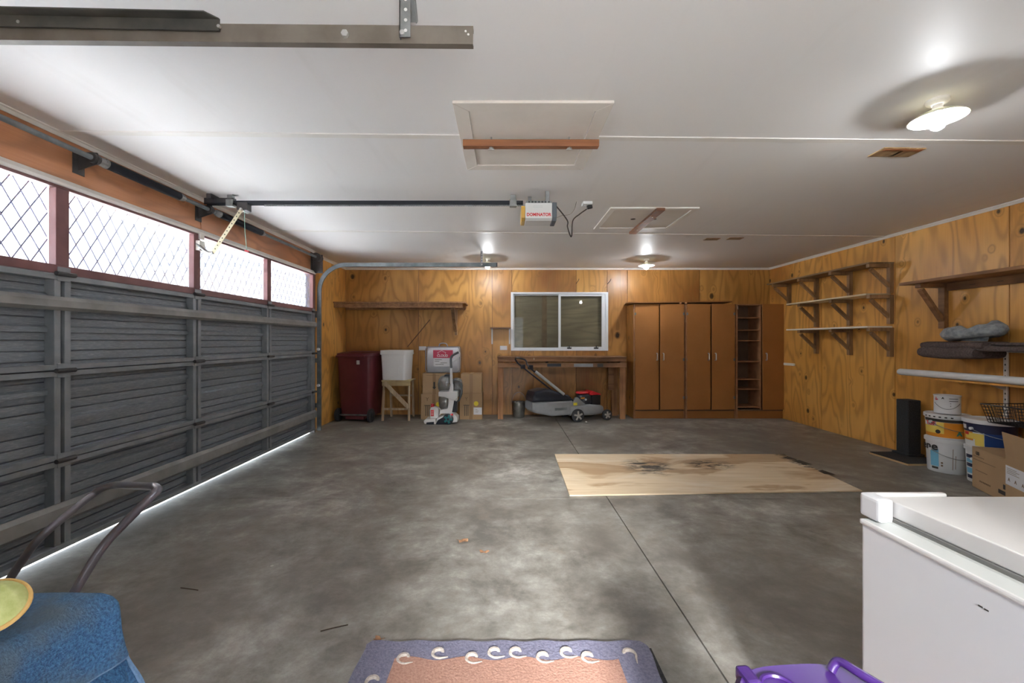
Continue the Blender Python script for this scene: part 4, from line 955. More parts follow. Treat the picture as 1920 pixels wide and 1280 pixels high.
# ------------------------------------------------------------------ cupboards
yc = 6.585
units = [(1188.3, 1285.2), (1285.6, 1380.2), (1380.6, 1474.5)]
zc0, zc1 = pz(768, yc), pz(569.5, yc)
labs = ['brown two-door cupboard nearest the workbench', 'middle brown two-door cupboard between its neighbours', 'right-hand brown cupboard with open shelves where one door is missing']
door_u = [[(1190.5, 1235.6), (1237.8, 1282.6)], [(1288, 1332.4), (1334.8, 1377.5)], [(1429.8, 1474.3)]]
hand_u = [[1231.3, 1243.3], [1328, 1341], [1435.8]]
for ui, (ua, ub) in enumerate(units):
    x0, x1 = px(ua, yc), px(ub, yc); yk = YB-.014
    t = thing('cupboard', labs[ui], 'cupboard', ((x0+x1)/2, (yc+yk)/2, 0), group='brown cupboards')
    side_m = 'ply_wall' if ui == 0 else 'hardboard_edge'
    G().box(x0, x0+.018, yc+.022, yk, 0, zc1-.002).build('side_panel', M[side_m], t, True, bevel=.001, seg=1)
    G().box(x1-.018, x1, yc+.022, yk, 0, zc1-.002).build('side_panel', M['hardboard_edge'], t, True, bevel=.001, seg=1)
    G().box(x0+.018, x1-.018, yk-.006, yk, .1, zc1-.02).build('back_panel', M['cab_in'], t, True)
    G().box(x0+.018, x1-.018, yc+.022, yk-.006, zc1-.02, zc1-.002).build('top_panel', M['hardboard_edge'], t, True)
    G().box(x0+.018, x1-.018, yc+.022, yk-.006, zc0-.02, zc0-.002).build('bottom_panel', M['cab_in'], t, True)
    G().box(x0+.018, x1-.018, yc+.030, yc+.046, 0, zc0-.021).build('plinth', M['hardboard'], t, True, bevel=.002)
    G().box(x0, x0+.028, yc+.012, yc+.0215, 0, zc1-.004).build('edge_strip', M['hardboard_edge'], t, True)
    if ui == 2:
        xm = px(1428.6, yc)
        G().box(xm-.012, xm+.004, yc+.022, yk-.006, zc0, zc1-.02).build('divider', M['hardboard_edge'], t, True)
        for v in (595.5, 618.6, 638.5, 677.9, 711, 729.7, 763):
            z = pz(v, yc+.03); G().box(x0+.02, xm-.013, yc+.03, yk-.01, z-.008, z+.008).build('shelf', M['hardboard_edge'], t, True)
        G().box(x0+.022, x0+.04, yc+.02, yc+.03, zc1-.08, zc1-.03).build('old_hinge', M['white'], t, True)
    for di, (da, db) in enumerate(door_u[ui]):
        a, b = px(da, yc), px(db, yc); tw = (.012 if di == 0 else .0)
        g = G().hexa([(a, yc-tw, zc0), (b, yc, zc0+.004), (b, yc+.019, zc0+.004), (a, yc+.019-tw, zc0)], [(a, yc-tw*.3, zc1), (b, yc, zc1-.003), (b, yc+.019, zc1-.003), (a, yc+.019-tw*.3, zc1)])
        d_ = g.build('door', M['hardboard'], t, True, bevel=.0015, seg=1)
        hxx = px(hand_u[ui][di], yc); zh = pz(668.5, yc)
        G().tube(bez([(hxx, yc-.001, zh-.052), (hxx, yc-.030, zh-.046), (hxx, yc-.032, zh), (hxx, yc-.030, zh+.046), (hxx, yc-.001, zh+.052)], 4), .009, 8).build('handle', M['steel_bright'], d_, True, smooth=True)
        hs = a+.006 if di == 0 and ui < 2 else b-.006
        for zz in (.33, .92, 1.63):
            G().box(hs-.012, hs+.012, yc-.006, yc-.0, zz-.02, zz+.02).build('hinge', M['steel_far'], d_, True)
tb = thing('loose_board', 'dark thin board lying loose on top of the brown cupboards', 'board', (px(1275, yc), 6.7, zc1))
G().hexa([(px(1175, yc-.05), yc-.06, zc1+.006), (px(1379, yc-.05), yc+.04, zc1+.032), (px(1379, yc-.05)-.10, 6.93, zc1+.004), (px(1175, yc)+.06, 6.93, zc1+.004)],
         [(px(1175, yc-.05), yc-.06, zc1+.024), (px(1379, yc-.05), yc+.04, zc1+.050), (px(1379, yc-.05)-.10, 6.93, zc1+.022), (px(1175, yc)+.06, 6.93, zc1+.016)]).build('board_sheet', M['ply_dark'], tb, True)
for u_ in (1275, 1285): G().box(px(u_, yc)-.015, px(u_, yc)+.015, yc-.03, yc+.0, zc1, zc1+.02).build('scrap_block', M['hardboard_edge'], tb, True)

# ------------------------------------------------------------------ right wall shelves
XW = XR-.012
def tri_bracket(y, z, depth, hgt, par, mt='brace', w_=.045, blk=True):
    """post on the wall, arm under the shelf, diagonal brace"""
    G().box(XW-.045, XW, y-w_/2, y+w_/2, z-hgt, z).build('bracket_post', M[mt], par, True, bevel=.002, seg=1)
    G().box(XW-depth, XW-.046, y-w_/2, y+w_/2, z-.040, z).build('bracket_arm', M[mt], par, True, bevel=.002, seg=1)
    G().beam((XW-depth+.03, y, z-.055), (XW-.035, y, z-hgt+.075), w_*.8, .034, (0, 0, 1)).build('bracket_brace', M[mt], par, True, bevel=.002, seg=1)
yy_ = [4.745, 5.30, 5.87, 6.43]
for lab, z, y0, y1, ys2, mt, dep in (
        ('top long weathered shelf on four brackets, right wall behind the open cupboards', 2.072, 4.72, 6.56, yy_, 'shelf_grey', .285),
        ('middle shelf with pale edge on three brackets on the right wall', 1.727, 4.76, 6.11, yy_[:3], 'shelf_pale', .28),
        ('lowest shelf with white edge on three brackets on the right wall', 1.360, 4.74, 6.11, yy_[:3], 'shelf_white', .28)):
    t = thing('wall_shelf', lab, 'shelf', (XW-.15, (y0+y1)/2, z), group='bracketed shelves on the right wall')
    G().box(XW-dep, XW, y0, y1, z, z+.018).build('shelf_board', M[mt], t, True, bevel=.0015, seg=1)
    for y in ys2: tri_bracket(y, z-.0005, dep-.01, .325, t)
o = G().box(XW-.022, XW, 6.33, 6.56, pz(685, 6.45), pz(680.5, 6.45)).build('wall_batten', M['shelf_white'], None, bevel=.002); tag(o, 'short white batten on the right wall beside the cupboard door', 'batten')
t = thing('wall_shelf', 'deep brown timber shelf above the grey pet bed on the right wall', 'shelf', (XW-.15, 3.2, 1.78))
zb_ = 1.775
G().box(XW-.31, XW, 2.0, 4.33, zb_, zb_+.028).build('shelf_board', M['shelf_timber'], t, True, bevel=.002)
G().box(XW-.03, XW-.0, 2.0, 4.13, zb_-.075, zb_-.0005).build('wall_rail', M['shelf_timber'], t, True, bevel=.002)
tri_bracket(4.17, zb_-.0005, .275, .44, t, 'shelf_timber', .06)
G().box(XW-.05, XW, 2.4, 2.46, zb_-.44, zb_-.076).build('bracket_post', M['shelf_timber'], t, True)
for i in range(5): G().box(XW-.0305, XW-.030, 3.0+i*.22, 3.05+i*.22, zb_-.045, zb_-.041).build('nail_scar', M['ink'], t, True)

# slotted standards and arms carrying the rug and the pipe shelf
rk = thing('shelf_rack', 'white slotted steel rack on the right wall carrying the folded brown rug', 'rack', (XW, 3.2, .9))
ZR = 1.125
for y in (3.66, 2.35):
    sp_ = G().box(XW-.016, XW, y-.016, y+.016, .55, ZR+.01).build('slotted_standard', M['white_paint'], rk, True, bevel=.002, seg=1)
    if y > 3:
        for i in range(11): G().box(XW-.0165, XW-.016, y-.004, y+.004, .60+i*.05, .615+i*.05).build('slot', M['hole'], sp_, True)
    for z in (ZR, .845):
        ax = .30 if z > 1 else .14
        G().hexa([(XW-.016, y-.003, z-.06), (XW-.016, y+.003, z-.06), (XW-ax, y+.003, z-.02), (XW-ax, y-.003, z-.02)], [(XW-.016, y-.003, z), (XW-.016, y+.003, z), (XW-ax, y+.003, z), (XW-ax, y-.003, z)]).build('bracket_arm', M['white_paint'], rk, True)
G().box(XW-.045, XW-.016, 2.35, 3.66, ZR-.012, ZR).build('rack_rail', M['white_paint'], rk, True, bevel=.002)
# plank and pipe
pk = thing('pipe_shelf', 'narrow orange plywood shelf beneath the white pipe on the right wall', 'shelf', (XW-.15, 3.2, .85))
G().box(XW-.30, XW-.017, 2.2, 4.06, .8455, .862).build('shelf_board', M['ply_right'], pk, True, bevel=.001, seg=1)
pp = thing('white_pipe', 'long white plastic pipe lying along the narrow shelf on the right wall', 'pipe', (XW-.2, 3.3, .9))
xp = 4.06
G().tube([(xp, 4.36, .896), (xp, 4.345, .896), (xp, 2.1, .896), (xp, 2.09, .896)], [.028, .033, .033, .028], 20).build('pipe_tube', M['pvc'], pp, True, smooth=True)
# folded rug on the rack
rg = thing('folded_rug', 'thick folded brown grey rug draped on the white rack under the pet bed', 'rug', (4.15, 3.5, ZR))
def rugpart(y0, y1, x0, x1, z0, z1, name, wav=.0):
    rings = []
    n = 14
    for i in range(n+1):
        t = i/n; y = y0+(y1-y0)*t; s_ = 1-.25*max(0, (abs(2*t-1)-.85)/.15)
        zz0 = z0+.010*math.sin(t*7+1)*wav; zz1 = z1+.012*math.sin(t*9)*wav
        m0 = (zz0+zz1)/2; hh = (zz1-zz0)/2*s_
        rings.append([(x, y, z) for x, z in rrect(x0+.006*math.sin(t*11), x1, m0-hh, m0+hh, min(.035, hh*.95), 4)])
    return G().loft(rings).build(name, M['rug_brown'], rg, True, smooth=True)
rugpart(2.5, 4.06, XW-.32, XW-.03, ZR+.001, ZR+.045, 'rug_fold', .1)
rugpart(3.62, 4.10, XW-.345, XW-.05, ZR-.072, ZR+.030, 'rug_fold', .5)
rugpart(3.56, 4.08, XW-.335, XW-.04, ZR+.012, ZR+.078, 'rug_fold', .3)
rugpart(2.5, 3.60, XW-.25, XW-.03, ZR+.046, ZR+.072, 'rug_fold', .3)
# pet bed
pbed = thing('pet_bed', 'fluffy grey oval pet bed lying on the folded brown rug', 'pet bed', (XW-.165, 3.77, ZR+.082))
g = G(); npt = 44; rings = []
for i in range(npt):
    a = 2*PI*i/npt; ca_, sa_ = math.cos(a), math.sin(a)
    cx_, cy_ = .095*ca_, .165*sa_
    r = .066+.010*math.sin(a*3+.5)+.006*math.sin(a*7)
    nrm = Vector((ca_/.095, sa_/.165, 0)).normalized(); ring = []
    lift = .022*(1-sa_)
    for j in range(14):
        b = 2*PI*j/14; rr = r*(1+.05*math.sin(5*b+a*4)); ring.append(Vector((cx_, cy_, r*.85+lift))+nrm*(rr*math.cos(b))+Vector((0, 0, rr*.85*math.sin(b))))
    rings.append(ring)
R_ = [[g.bm.verts.new(p) for p in r] for r in rings]
for i in range(npt):
    A, B = R_[i], R_[(i+1) % npt]
    for j in range(14): g.bm.faces.new((A[j], A[(j+1) % 14], B[(j+1) % 14], B[j]))
g.build('bolster', M['fluff'], pbed, smooth=True)
G().lathe([(0, .002), (.05, .002), (.055, .03), (.05, .07), (0, .065)], (0, 0, .0), 24, sx=1, sy=2.0).build('bed_base', M['fluff'], pbed, smooth=True)

# ------------------------------------------------------------------ scratching post
sx0, sx1, sy0, sy1 = 3.915, 4.30, 4.115, 4.55
sp_ = thing('scratching_post', 'black carpeted cat scratching post on a flat base by the right wall', 'scratching post', ((sx0+sx1)/2, (sy0+sy1)/2, 0))
G().box(sx0, sx1, sy0, sy1, .001, .017).build('base_board', M['board_edge'], sp_, True, bevel=.001)
G().box(sx0+.003, sx1-.003, sy0+.003, sy1-.003, .0175, .027).build('base_carpet', M['carpet_black'], sp_, True, bevel=.003)
G().box(4.155, 4.285, 4.36, 4.50, .0275, .60).build('post', M['carpet_black'], sp_, True, bevel=.010)
G().box(4.13, 4.31-.01, 4.335, 4.525, .0275, .05).build('post_collar', M['carpet_black'], sp_, True, bevel=.008)

# ------------------------------------------------------------------ paint pails
def pail(cx_, cy_, z0, h_, r0, r1, lab, rotz=0, lid=True, name='paint_bucket', hnd=True, m_='pail'):
    t = thing(name, lab, 'bucket', (cx_, cy_, z0), rotz)
    G().lathe([(0, .001), (r0, .001), (r0+.002, .006), (r1, h_-.035), (r1, h_-.02), (0, h_-.02)], seg=40).build('bucket_body', M[m_], t, smooth=True)
    G().lathe([(r1, h_-.036), (r1+.010, h_-.034), (r1+.010, h_-.004), (r1+.004, h_), (r1-.008, h_), (r1-.012, h_-.010), (0, h_-.010)], seg=40).build('bucket_lid' if lid else 'bucket_rim', M[m_], t, smooth=True)
    if hnd:
        for s_ in (-1, 1):
            G().cyl((s_*(r1-.004), 0, h_*.66), (s_*(r1+.014), 0, h_*.66), .012, 12).build('handle_lug', M[m_], t)
        pts = [((r1+.012)*math.cos(a), -(r1+.012)*math.sin(a)*1.0-.0, h_*.66-.07*math.sin(a)) for a in [PI*i/18 for i in range(19)]]
        G().tube(pts, .0028, 6).build('wire_handle', M['steel_gal'], t, smooth=True)
    return t
def wrap(t, ang, z0, r0, zr, r1=None):
    """map flat (x, y) onto the pail's side around the local angle ang (degrees, -90 faces the camera)"""
    def f(x, y, z):
        rr = r0+(y+z0)*zr+z+.001; a = math.radians(ang)+x/r0
        return Vector((rr*math.cos(a), rr*math.sin(a), z0+y))
    return f
def band(t, a0, a1, z0, z1, rf, mt, name='printed_band', off=.0008, slant=0):
    g = G(); n = max(2, int(abs(a1-a0)/6)); V = []
    for i in range(n+1):
        a = math.radians(a0+(a1-a0)*i/n); s_ = slant*i/n
        V.append([g.bm.verts.new(((rf(z)+off)*math.cos(a), (rf(z)+off)*math.sin(a), z+s_)) for z in (z0, z1)])
    for i in range(n): g.bm.faces.new((V[i][0], V[i+1][0], V[i+1][1], V[i][1]))
    return g.build(name, M[mt], t, smooth=True)
# left stack
r0, r1 = .128, .142
xA, yA = px(1775, 3.96), 3.96
FA = math.degrees(math.atan2(-yA, -xA))   # local angle that faces the camera
p1 = pail(xA, yA, 0, .315, r0, r1, 'white paint bucket with a pale blue label, bottom of the stack of three')
rf = lambda z: r0+.002+(r1-r0-.002)*z/.28
band(p1, FA-50, FA-22, .055, .215, rf, 'cyan_print'); band(p1, FA-46, FA-24, .030, .050, rf, 'ink')
lettering('ene', .10, 'lettering', M['ink'], p1, wrap(p1, FA-52, .235, r0+.011, .04), .002)
band(p1, FA-16, FA-10, .06, .075, rf, 'ink_soft'); band(p1, FA-16, FA-10, .085, .10, rf, 'ink_soft')
for a_, z0, z1 in ((FA+16, .04, .23), (FA+24, .05, .17)): band(p1, a_, a_+1.6, z0, z1, rf, 'ink_soft', 'print_line')
r2, r3 = .138, .150
p2 = pail(xA+.005, yA, .3155, .222, r2, r3, 'orange and yellow paint bucket in the middle of the stack of three')
rf2 = lambda z: r2+.002+(r3-r2-.002)*z/.187
band(p2, FA-110, FA+110, .012, .150, rf2, 'orange_print'); band(p2, FA-75, FA-8, .045, .148, rf2, 'yellow_print', off=.0016)
band(p2, FA-75, FA+110, .152, .178, rf2, 'ink'); band(p2, FA-75, FA-28, .112, .147, rf2, 'paper', off=.0022)
lettering('TUF', .045, 'lettering', M['red'], p2, wrap(p2, FA-45, .131, r2+.010, .04), .0015)
o_ = lettering('A', .05, 'triangle_mark', M['green_print'], p2, wrap(p2, FA+32, .055, r2+.006, .04), .004)
G().lathe([(0, 0), (.018, 0), (.018, .0015), (0, .0015)], M=Matrix.Translation(((rf2(.06)+.002)*math.cos(math.radians(FA-24)), (rf2(.06)+.002)*math.sin(math.radians(FA-24)), .062)) @ Matrix.Rotation(math.radians(FA-24), 4, 'Z') @ Matrix.Rotation(PI/2, 4, 'Y'), seg=18).build('round_seal', M['ink'], p2)
for i in range(6): band(p2, FA-62+i*14, FA-56+i*14, .192, .203, lambda z: r3+.0105, 'ink', 'lid_print')
p3 = thing('paint_tin', 'small white metal paint tin on top of the stack of three', 'paint tin', (xA+.005, yA, .538))
G().lathe([(0, .001), (.090, .001), (.093, .004), (.090, .010), (.090, .158), (.094, .163), (.094, .170), (.084, .170), (.080, .163), (0, .163)], seg=36).build('tin_body', M['pail'], p3, smooth=True)
band(p3, FA-60, FA-42, .125, .135, lambda z: .090, 'red'); band(p3, FA-56, FA-50, .140, .150, lambda z: .090, 'red')
for i, (a0, a1) in enumerate(((8, 50), (8, 50), (12, 16), (12, 16))): band(p3, FA+a0, FA+a1, .140-i*.022, .145-i*.022, lambda z: .090, 'ink', 'print_line')
G().tube([(.094*math.cos(a), .094*math.sin(a), .10-.055*math.sin((a-math.radians(FA-60))/math.radians(120)*PI)) for a in [math.radians(FA-60+120*i/14) for i in range(15)]], .002, 6).build('wire_handle', M['steel_gal'], p3)
lettering('A', .022, 'symbol', M['ink'], p3, wrap(p3, FA-18, .145, .090, 0), .0015)
# right stack
xB, yB = 4.150, 3.628
FB = math.degrees(math.atan2(-yB, -xB))
p4 = pail(xB, yB, 0, .31, .128, .142, 'white bucket with dark blue bands standing behind the brown carton')
for z0, z1, mt in ((.03, .06, 'navy'), (.075, .12, 'cyan_print'), (.13, .16, 'navy'), (.165, .20, 'cyan_print'), (.205, .235, 'navy')): band(p4, FB-72, FB-40, z0, z1, rf, mt)
p5 = pail(xB+.005, yB, .311, .235, .142, .158, 'open navy blue and yellow paint bucket next to the black wire basket', lid=False)
rf5 = lambda z: .144+(.158-.144)*z/.2
band(p5, FB-110, FB+110, .125, .198, rf5, 'navy'); band(p5, FB-12, FB+100, .012, .125, rf5, 'blue_print'); band(p5, FB-95, FB-40, .05, .124, rf5, 'orange_print')
band(p5, FB-66, FB-13, .065, .115, rf5, 'yellow_print', off=.0016); band(p5, FB-35, FB-13, .012, .066, rf5, 'yellow_print', off=.0016)
band(p5, FB-80, FB-60, .145, .18, rf5, 'pail', off=.0016); band(p5, FB-68, FB-52, .095, .12, rf5, 'red', off=.0022)

# ------------------------------------------------------------------ cartons at the right
a = Vector((3.91, 3.546)); b = Vector((3.738, 3.158)); dv = (b-a); ln_ = dv.length; ang = math.atan2(dv.y, dv.x)
t = thing('cardboard_box', 'closed brown carton with dark print in front of the paint buckets', 'box', (a.x, a.y, 0), ang, 'cardboard boxes')
# local x runs along the visible face, local +y points towards the wall
dpt = .27
G().box(0, ln_, .0, dpt, .001, .330).build('carton_body', M['card'], t, bevel=.003)
G().box(0, ln_, .0, dpt/2-.001, .331, .335).build('top_flap', M['card'], t); G().box(0, ln_, dpt/2+.001, dpt, .331, .335).build('top_flap', M['card'], t)
lettering('us', .055, 'lettering', M['ink'], t, lambda x, y, z: Vector((.075+x, -.0008-z, .295+y)), .001)
lettering('o o u n u n e', .026, 'small_print', M['ink_soft'], t, lambda x, y, z: Vector((.17+x, -.0008-z, .075+y)), .0006)
for i, (x0, x1, z) in enumerate(((.02, .16, .262), (.02, .30, .235), (.05, .20, .150))): G().box(x0, x1, -.0012, 0, z, z+.005).build('print_line', M['ink_soft'], t)
G().box(.335, .425, -.0014, 0, .055, .085).box(.39, .425, -.0014, 0, .10, .135).build('print_block', M['ink'], t)
t2 = thing('cardboard_box', 'tall open carton with a raised flap and white label, closest to the freezer', 'box', (3.724, 3.152, 0), ang-math.radians(2), 'cardboard boxes')
L2 = .50; H2 = .37; D2 = .30
g = G().box(0, L2, 0, .005, .001, H2).box(0, L2, D2-.005, D2, .001, H2).box(0, .005, .005, D2-.005, .001, H2).box(L2-.005, L2, .005, D2-.005, .001, H2).box(.005, L2-.005, .005, D2-.005, .001, .006)
g.build('carton_body', M['card'], t2)
G().hexa([(-.0, .0, H2), (L2, .0, H2), (L2, .005, H2), (0, .005, H2)], [(-.012, -.015, H2+.165), (L2, -.015, H2+.165), (L2, -.010, H2+.165), (-.012, -.010, H2+.165)]).build('raised_flap', M['card'], t2)
G().hexa([(0, D2-.005, H2), (L2, D2-.005, H2), (L2, D2, H2), (0, D2, H2)], [(0, D2+.05, H2+.12), (L2, D2+.05, H2+.12), (L2, D2+.055, H2+.12), (0, D2+.055, H2+.12)]).build('raised_flap', M['card'], t2)
lb = G().box(.005, .30, -.0016, 0, .155, .295).build('paper_label', M['paper'], t2); lb['label'] = 'white printed label'
for i in range(4): G().box(.02, .13+.03*(i % 2), -.0022, -.0016, .275-i*.012, .278-i*.012).build('print_line', M['ink_soft'], lb)
for x in (.045, .12, .20): lettering('A', .035, 'hazard_mark', M['ink_soft'], lb, lambda a_, y, z, x=x: Vector((x+a_, -.002-z, .195+y)), .0006)
tn_ = thing('small_tin', 'small silver tin lid showing in the open carton', 'tin', (3.86, 3.03, .40))
tn_.location = (3.79, 2.95, .0065)
G().lathe([(0, 0), (.055, 0), (.055, .50), (.05, .505), (0, .50)], seg=28).build('tin_body', M['steel_gal'], tn_, smooth=True)
# wire basket
wk = thing('wire_basket', 'black wire basket resting on the blue paint bucket and open carton', 'basket', (4.1, 3.2, .548))
bx0_, bx1_, by0_, by1_, bz0, bz1 = 3.93, 4.31, 2.85, 3.50, .549, .695
G().tube([(bx0_, by0_, bz1), (bx0_, by1_, bz1), (bx1_, by1_, bz1), (bx1_, by0_, bz1)], .0055, 6, closed=True).build('basket_rim', M['black'], wk, True)
g = G()
fr = .03
def bw_line(p, q): g.cyl(p, q, .0020, 4)
nx, ny = 15, 26
for i in range(ny+1):
    y = by0_+(by1_-by0_)*i/ny; yb_ = by0_+fr+(by1_-by0_-2*fr)*i/ny
    bw_line((bx0_, y, bz1), (bx0_+fr, yb_, bz0)); bw_line((bx1_, y, bz1), (bx1_-fr, yb_, bz0)); bw_line((bx0_+fr, yb_, bz0), (bx1_-fr, yb_, bz0))
for i in range(nx+1):
    x = bx0_+(bx1_-bx0_)*i/nx; xb_ = bx0_+fr+(bx1_-bx0_-2*fr)*i/nx
    bw_line((x, by0_, bz1), (xb_, by0_+fr, bz0)); bw_line((x, by1_, bz1), (xb_, by1_-fr, bz0)); bw_line((xb_, by0_+fr, bz0), (xb_, by1_-fr, bz0))
for k_ in range(1, 6):
    t__ = k_/6; d_ = fr*(1-t__); z = bz0+(bz1-bz0)*t__
    for p, q in (((bx0_+d_, by0_+d_), (bx0_+d_, by1_-d_)), ((bx0_+d_, by1_-d_), (bx1_-d_, by1_-d_)), ((bx1_-d_, by1_-d_), (bx1_-d_, by0_+d_)), ((bx1_-d_, by0_+d_), (bx0_+d_, by0_+d_))): bw_line((*p, z), (*q, z))
o = g.build('wire_mesh', M['black'], wk, True); o['kind'] = 'stuff'

# ------------------------------------------------------------------ plywood sheet on the floor
sh = thing('plywood_sheet', 'large weathered plywood sheet lying flat on the concrete floor', 'plywood sheet', (1.73, 4.0, 0))
def fp(u, v, z=0): Y = (H-z)*F/(v-CY); return (px(u, Y), Y)
cn = [fp(1068, 930.5), fp(1617, 922), fp(1470, 853), fp(1040, 853)]
G().hexa([(*c_, .002) for c_ in cn], [(*c_, .012) for c_ in cn]).build('sheet_board', M['sheet_ply'], sh, True)
# chips of darker broken edge on the right
for (u_, v_, w_) in ((1478, 860, .05), (1502, 868, .07), (1545, 887, .06)):
    q = fp(u_, v_); G().prism([(q[0]-.04, q[1]-w_), (q[0]+.05, q[1]-w_*1.3), (q[0]+.03, q[1]+w_), (q[0]-.03, q[1]+w_*.6)], .0122, .0128, 'z').build('dark_edge_stain', M['ink'], sh, True)

# leaves, twigs, debris
for n_, (u_, v_, s_, lab) in enumerate(((867, 1016, .026, 'curled pale brown dead leaf on the floor mid room'), (907, 1037, .020, 'small reddish dead leaf nearest the middle of the floor'), (709, 1202, .016, 'crumpled brown leaf scrap just beyond the rug'))):
    x, y = fp(u_, v_); g = G(); nn = 9; top = []
    ring = []
    for i in range(nn):
        a = 2*PI*i/nn; rr = s_*(1+.35*math.sin(a*3+n_)); ring.append((x+rr*math.cos(a)*1.3, y+rr*math.sin(a)*.7, .003+.012*abs(math.sin(a*1.5+n_))))
    cv = g.bm.verts.new((x, y, .004)); rv = [g.bm.verts.new(p) for p in ring]
    for i in range(nn): g.bm.faces.new((cv, rv[i], rv[(i+1) % nn]))
    ex = bmesh.ops.extrude_face_region(g.bm, geom=g.bm.faces[:]); bmesh.ops.translate(g.bm, vec=(0, 0, .002), verts=[q for q in ex['geom'] if isinstance(q, bmesh.types.BMVert)])
    tag(g.build('dead_leaf', M['leaf']), lab, 'leaf')
for u_, v_, dx, dy, lab in ((355, 1105, .05, -.01, 'thin dark twig on the floor right of the blue towel'), (627, 1178, .05, .02, 'short dark twig on the floor left of the rug')):
    x, y = fp(u_, v_); tag(G().tube(bez([(x-dx, y-dy, .003), (x, y, .004), (x+dx, y+dy, .003)], 4), .0022, 6).build('twig', M['twig']), lab, 'twig')

# ------------------------------------------------------------------ rug in front
rx0, rx1, ry0, ry1 = -.548, .562, -.15, 1.700
ru = thing('floor_rug', 'slate blue bordered rug with salmon centre and cream curls at the bottom edge', 'rug', ((rx0+rx1)/2, 1.0, 0))
g = G(); n = 60; per = []
for i in range(n+1): per.append((rx0+(rx1-rx0)*i/n, ry1+.004*math.sin(i*.7)+(-.02 if i in (0, n) else 0)))
for i in range(1, 50): per.append((rx1+.005*math.sin(i*.9), ry1-(ry1-ry0)*i/50))
per += [(rx1, ry0), (rx0, ry0)]
for i in range(1, 50): per.append((rx0+.004*math.sin(i*.8), ry0+(ry1-ry0)*i/50))
G().prism(per, .001, .015, 'z').build('rug_border', M['rug_border'], ru, True, bevel=.003)
G().box(rx0+.01, rx1+.014, ry0, ry1-.035, .0, .010).build('rug_edge_shadow', M['carpet_black'], ru, True, bevel=.002)  # dark slab showing past the right edge, put in as the rug's edge shadow
ix0, ix1, iy1 = -.415, .43, 1.600
per = [(ix0+(ix1-ix0)*i/40, iy1+.010*math.sin(i*.62)+.002) for i in range(41)]+[(ix1+.01, .0), (ix0-.01, .0)]
G().prism(per, .0152, .0168, 'z').build('rug_centre', M['rug_pink'], ru, True)
for u_, v_, fl_ in ((760, 1233, 1), (825, 1223, 1), (888, 1232, 1), (930, 1222, 1), (970, 1222, 1), (1021, 1231, 1), (1065, 1222, 1), (1105, 1231, 1), (1176, 1225, -1), (702, 1276, 1)):
    x, y = fp(u_, v_, .016); pts = []; rr = []
    for i in range(20):
        a = .2+i*(.245 if fl_ > 0 else .19); r = .009+.0011*i; pts.append((x+fl_*1.2*r*math.cos(a), y+r*math.sin(a)*1.0, .0162)); rr.append(.0045+.004*math.sin(PI*min(1, (i+1)/17)))
    e0 = Vector(pts[-1]); pts.append(tuple(e0+Vector(((.028, .008, 0) if fl_ > 0 else (-.004, -.030, 0))))); rr.append(.002)
    g = G().tube(pts, rr, 6); o = g.build('cream_curl', M['rug_curl'], ru, True, smooth=True)

# ------------------------------------------------------------------ chest freezer
fx0, fx1, fy0, fy1 = .8465, 1.85, .28, 1.006
fz = .795
fr_ = thing('chest_freezer', 'white chest freezer standing at the lower right corner', 'freezer', ((fx0+fx1)/2, (fy0+fy1)/2, 0))
G().box(fx0, fx1, fy0, fy1, .03, fz).build('cabinet', M['freezer'], fr_, True, bevel=.006, seg=3)
G().box(fx0-.003, fx1+.003, fy0-.003, fy1+.003, fz-.012, fz).build('cabinet_trim', M['freezer_lid'], fr_, True, bevel=.004)
G().hexa([(fx0+.002, fy0+.002, fz), (fx1-.002, fy0+.002, fz), (fx1-.002, fy1-.002, fz), (fx0+.002, fy1-.002, fz)], [(fx0+.026, fy0+.026, fz+.009), (fx1-.026, fy0+.026, fz+.009), (fx1-.026, fy1-.016, fz+.009), (fx0+.026, fy1-.016, fz+.009)]).build('collar', M['freezer_collar'], fr_, True)
G().box(fx0+.036, fx1-.04, fy0+.03, fy1-.02, fz+.009, fz+.017).build('gasket', M['gasket'], fr_, True)
G().box(fx0+.041, fx1-.01, fy0+.0, fy1-.006, fz+.017, fz+.0545).build('lid', M['freezer_lid'], fr_, True, bevel=.004, seg=3)
G().box(fx0+.004, fx0+.0375, fy1-.045, fy1+.012, fz+.006, fz+.060).build('hinge_cover', M['freezer'], fr_, True, bevel=.009, seg=3)
G().box(fx0+.03, fx0+.20, fy1-.004, fy1+.010, fz+.04, fz+.060).build('hinge_rail', M['freezer_lid'], fr_, True, bevel=.004)
for x in (fx0+.05, fx1-.05):
    for y in (fy0+.05, fy1-.05): G().cyl((x, y, 0), (x, y, .031), .02, 12).build('foot', M['black'], fr_, True)
for (u_, v_) in ((1838, 1136), (1849, 1143)):
    Y = fx0*F/(u_-CX); G().box(fx0-.0006, fx0+.0004, Y-.004, Y+.003, pz(v_, Y)-.0012, pz(v_, Y)+.0012).build('scuff_mark', M['ink'], fr_, True)

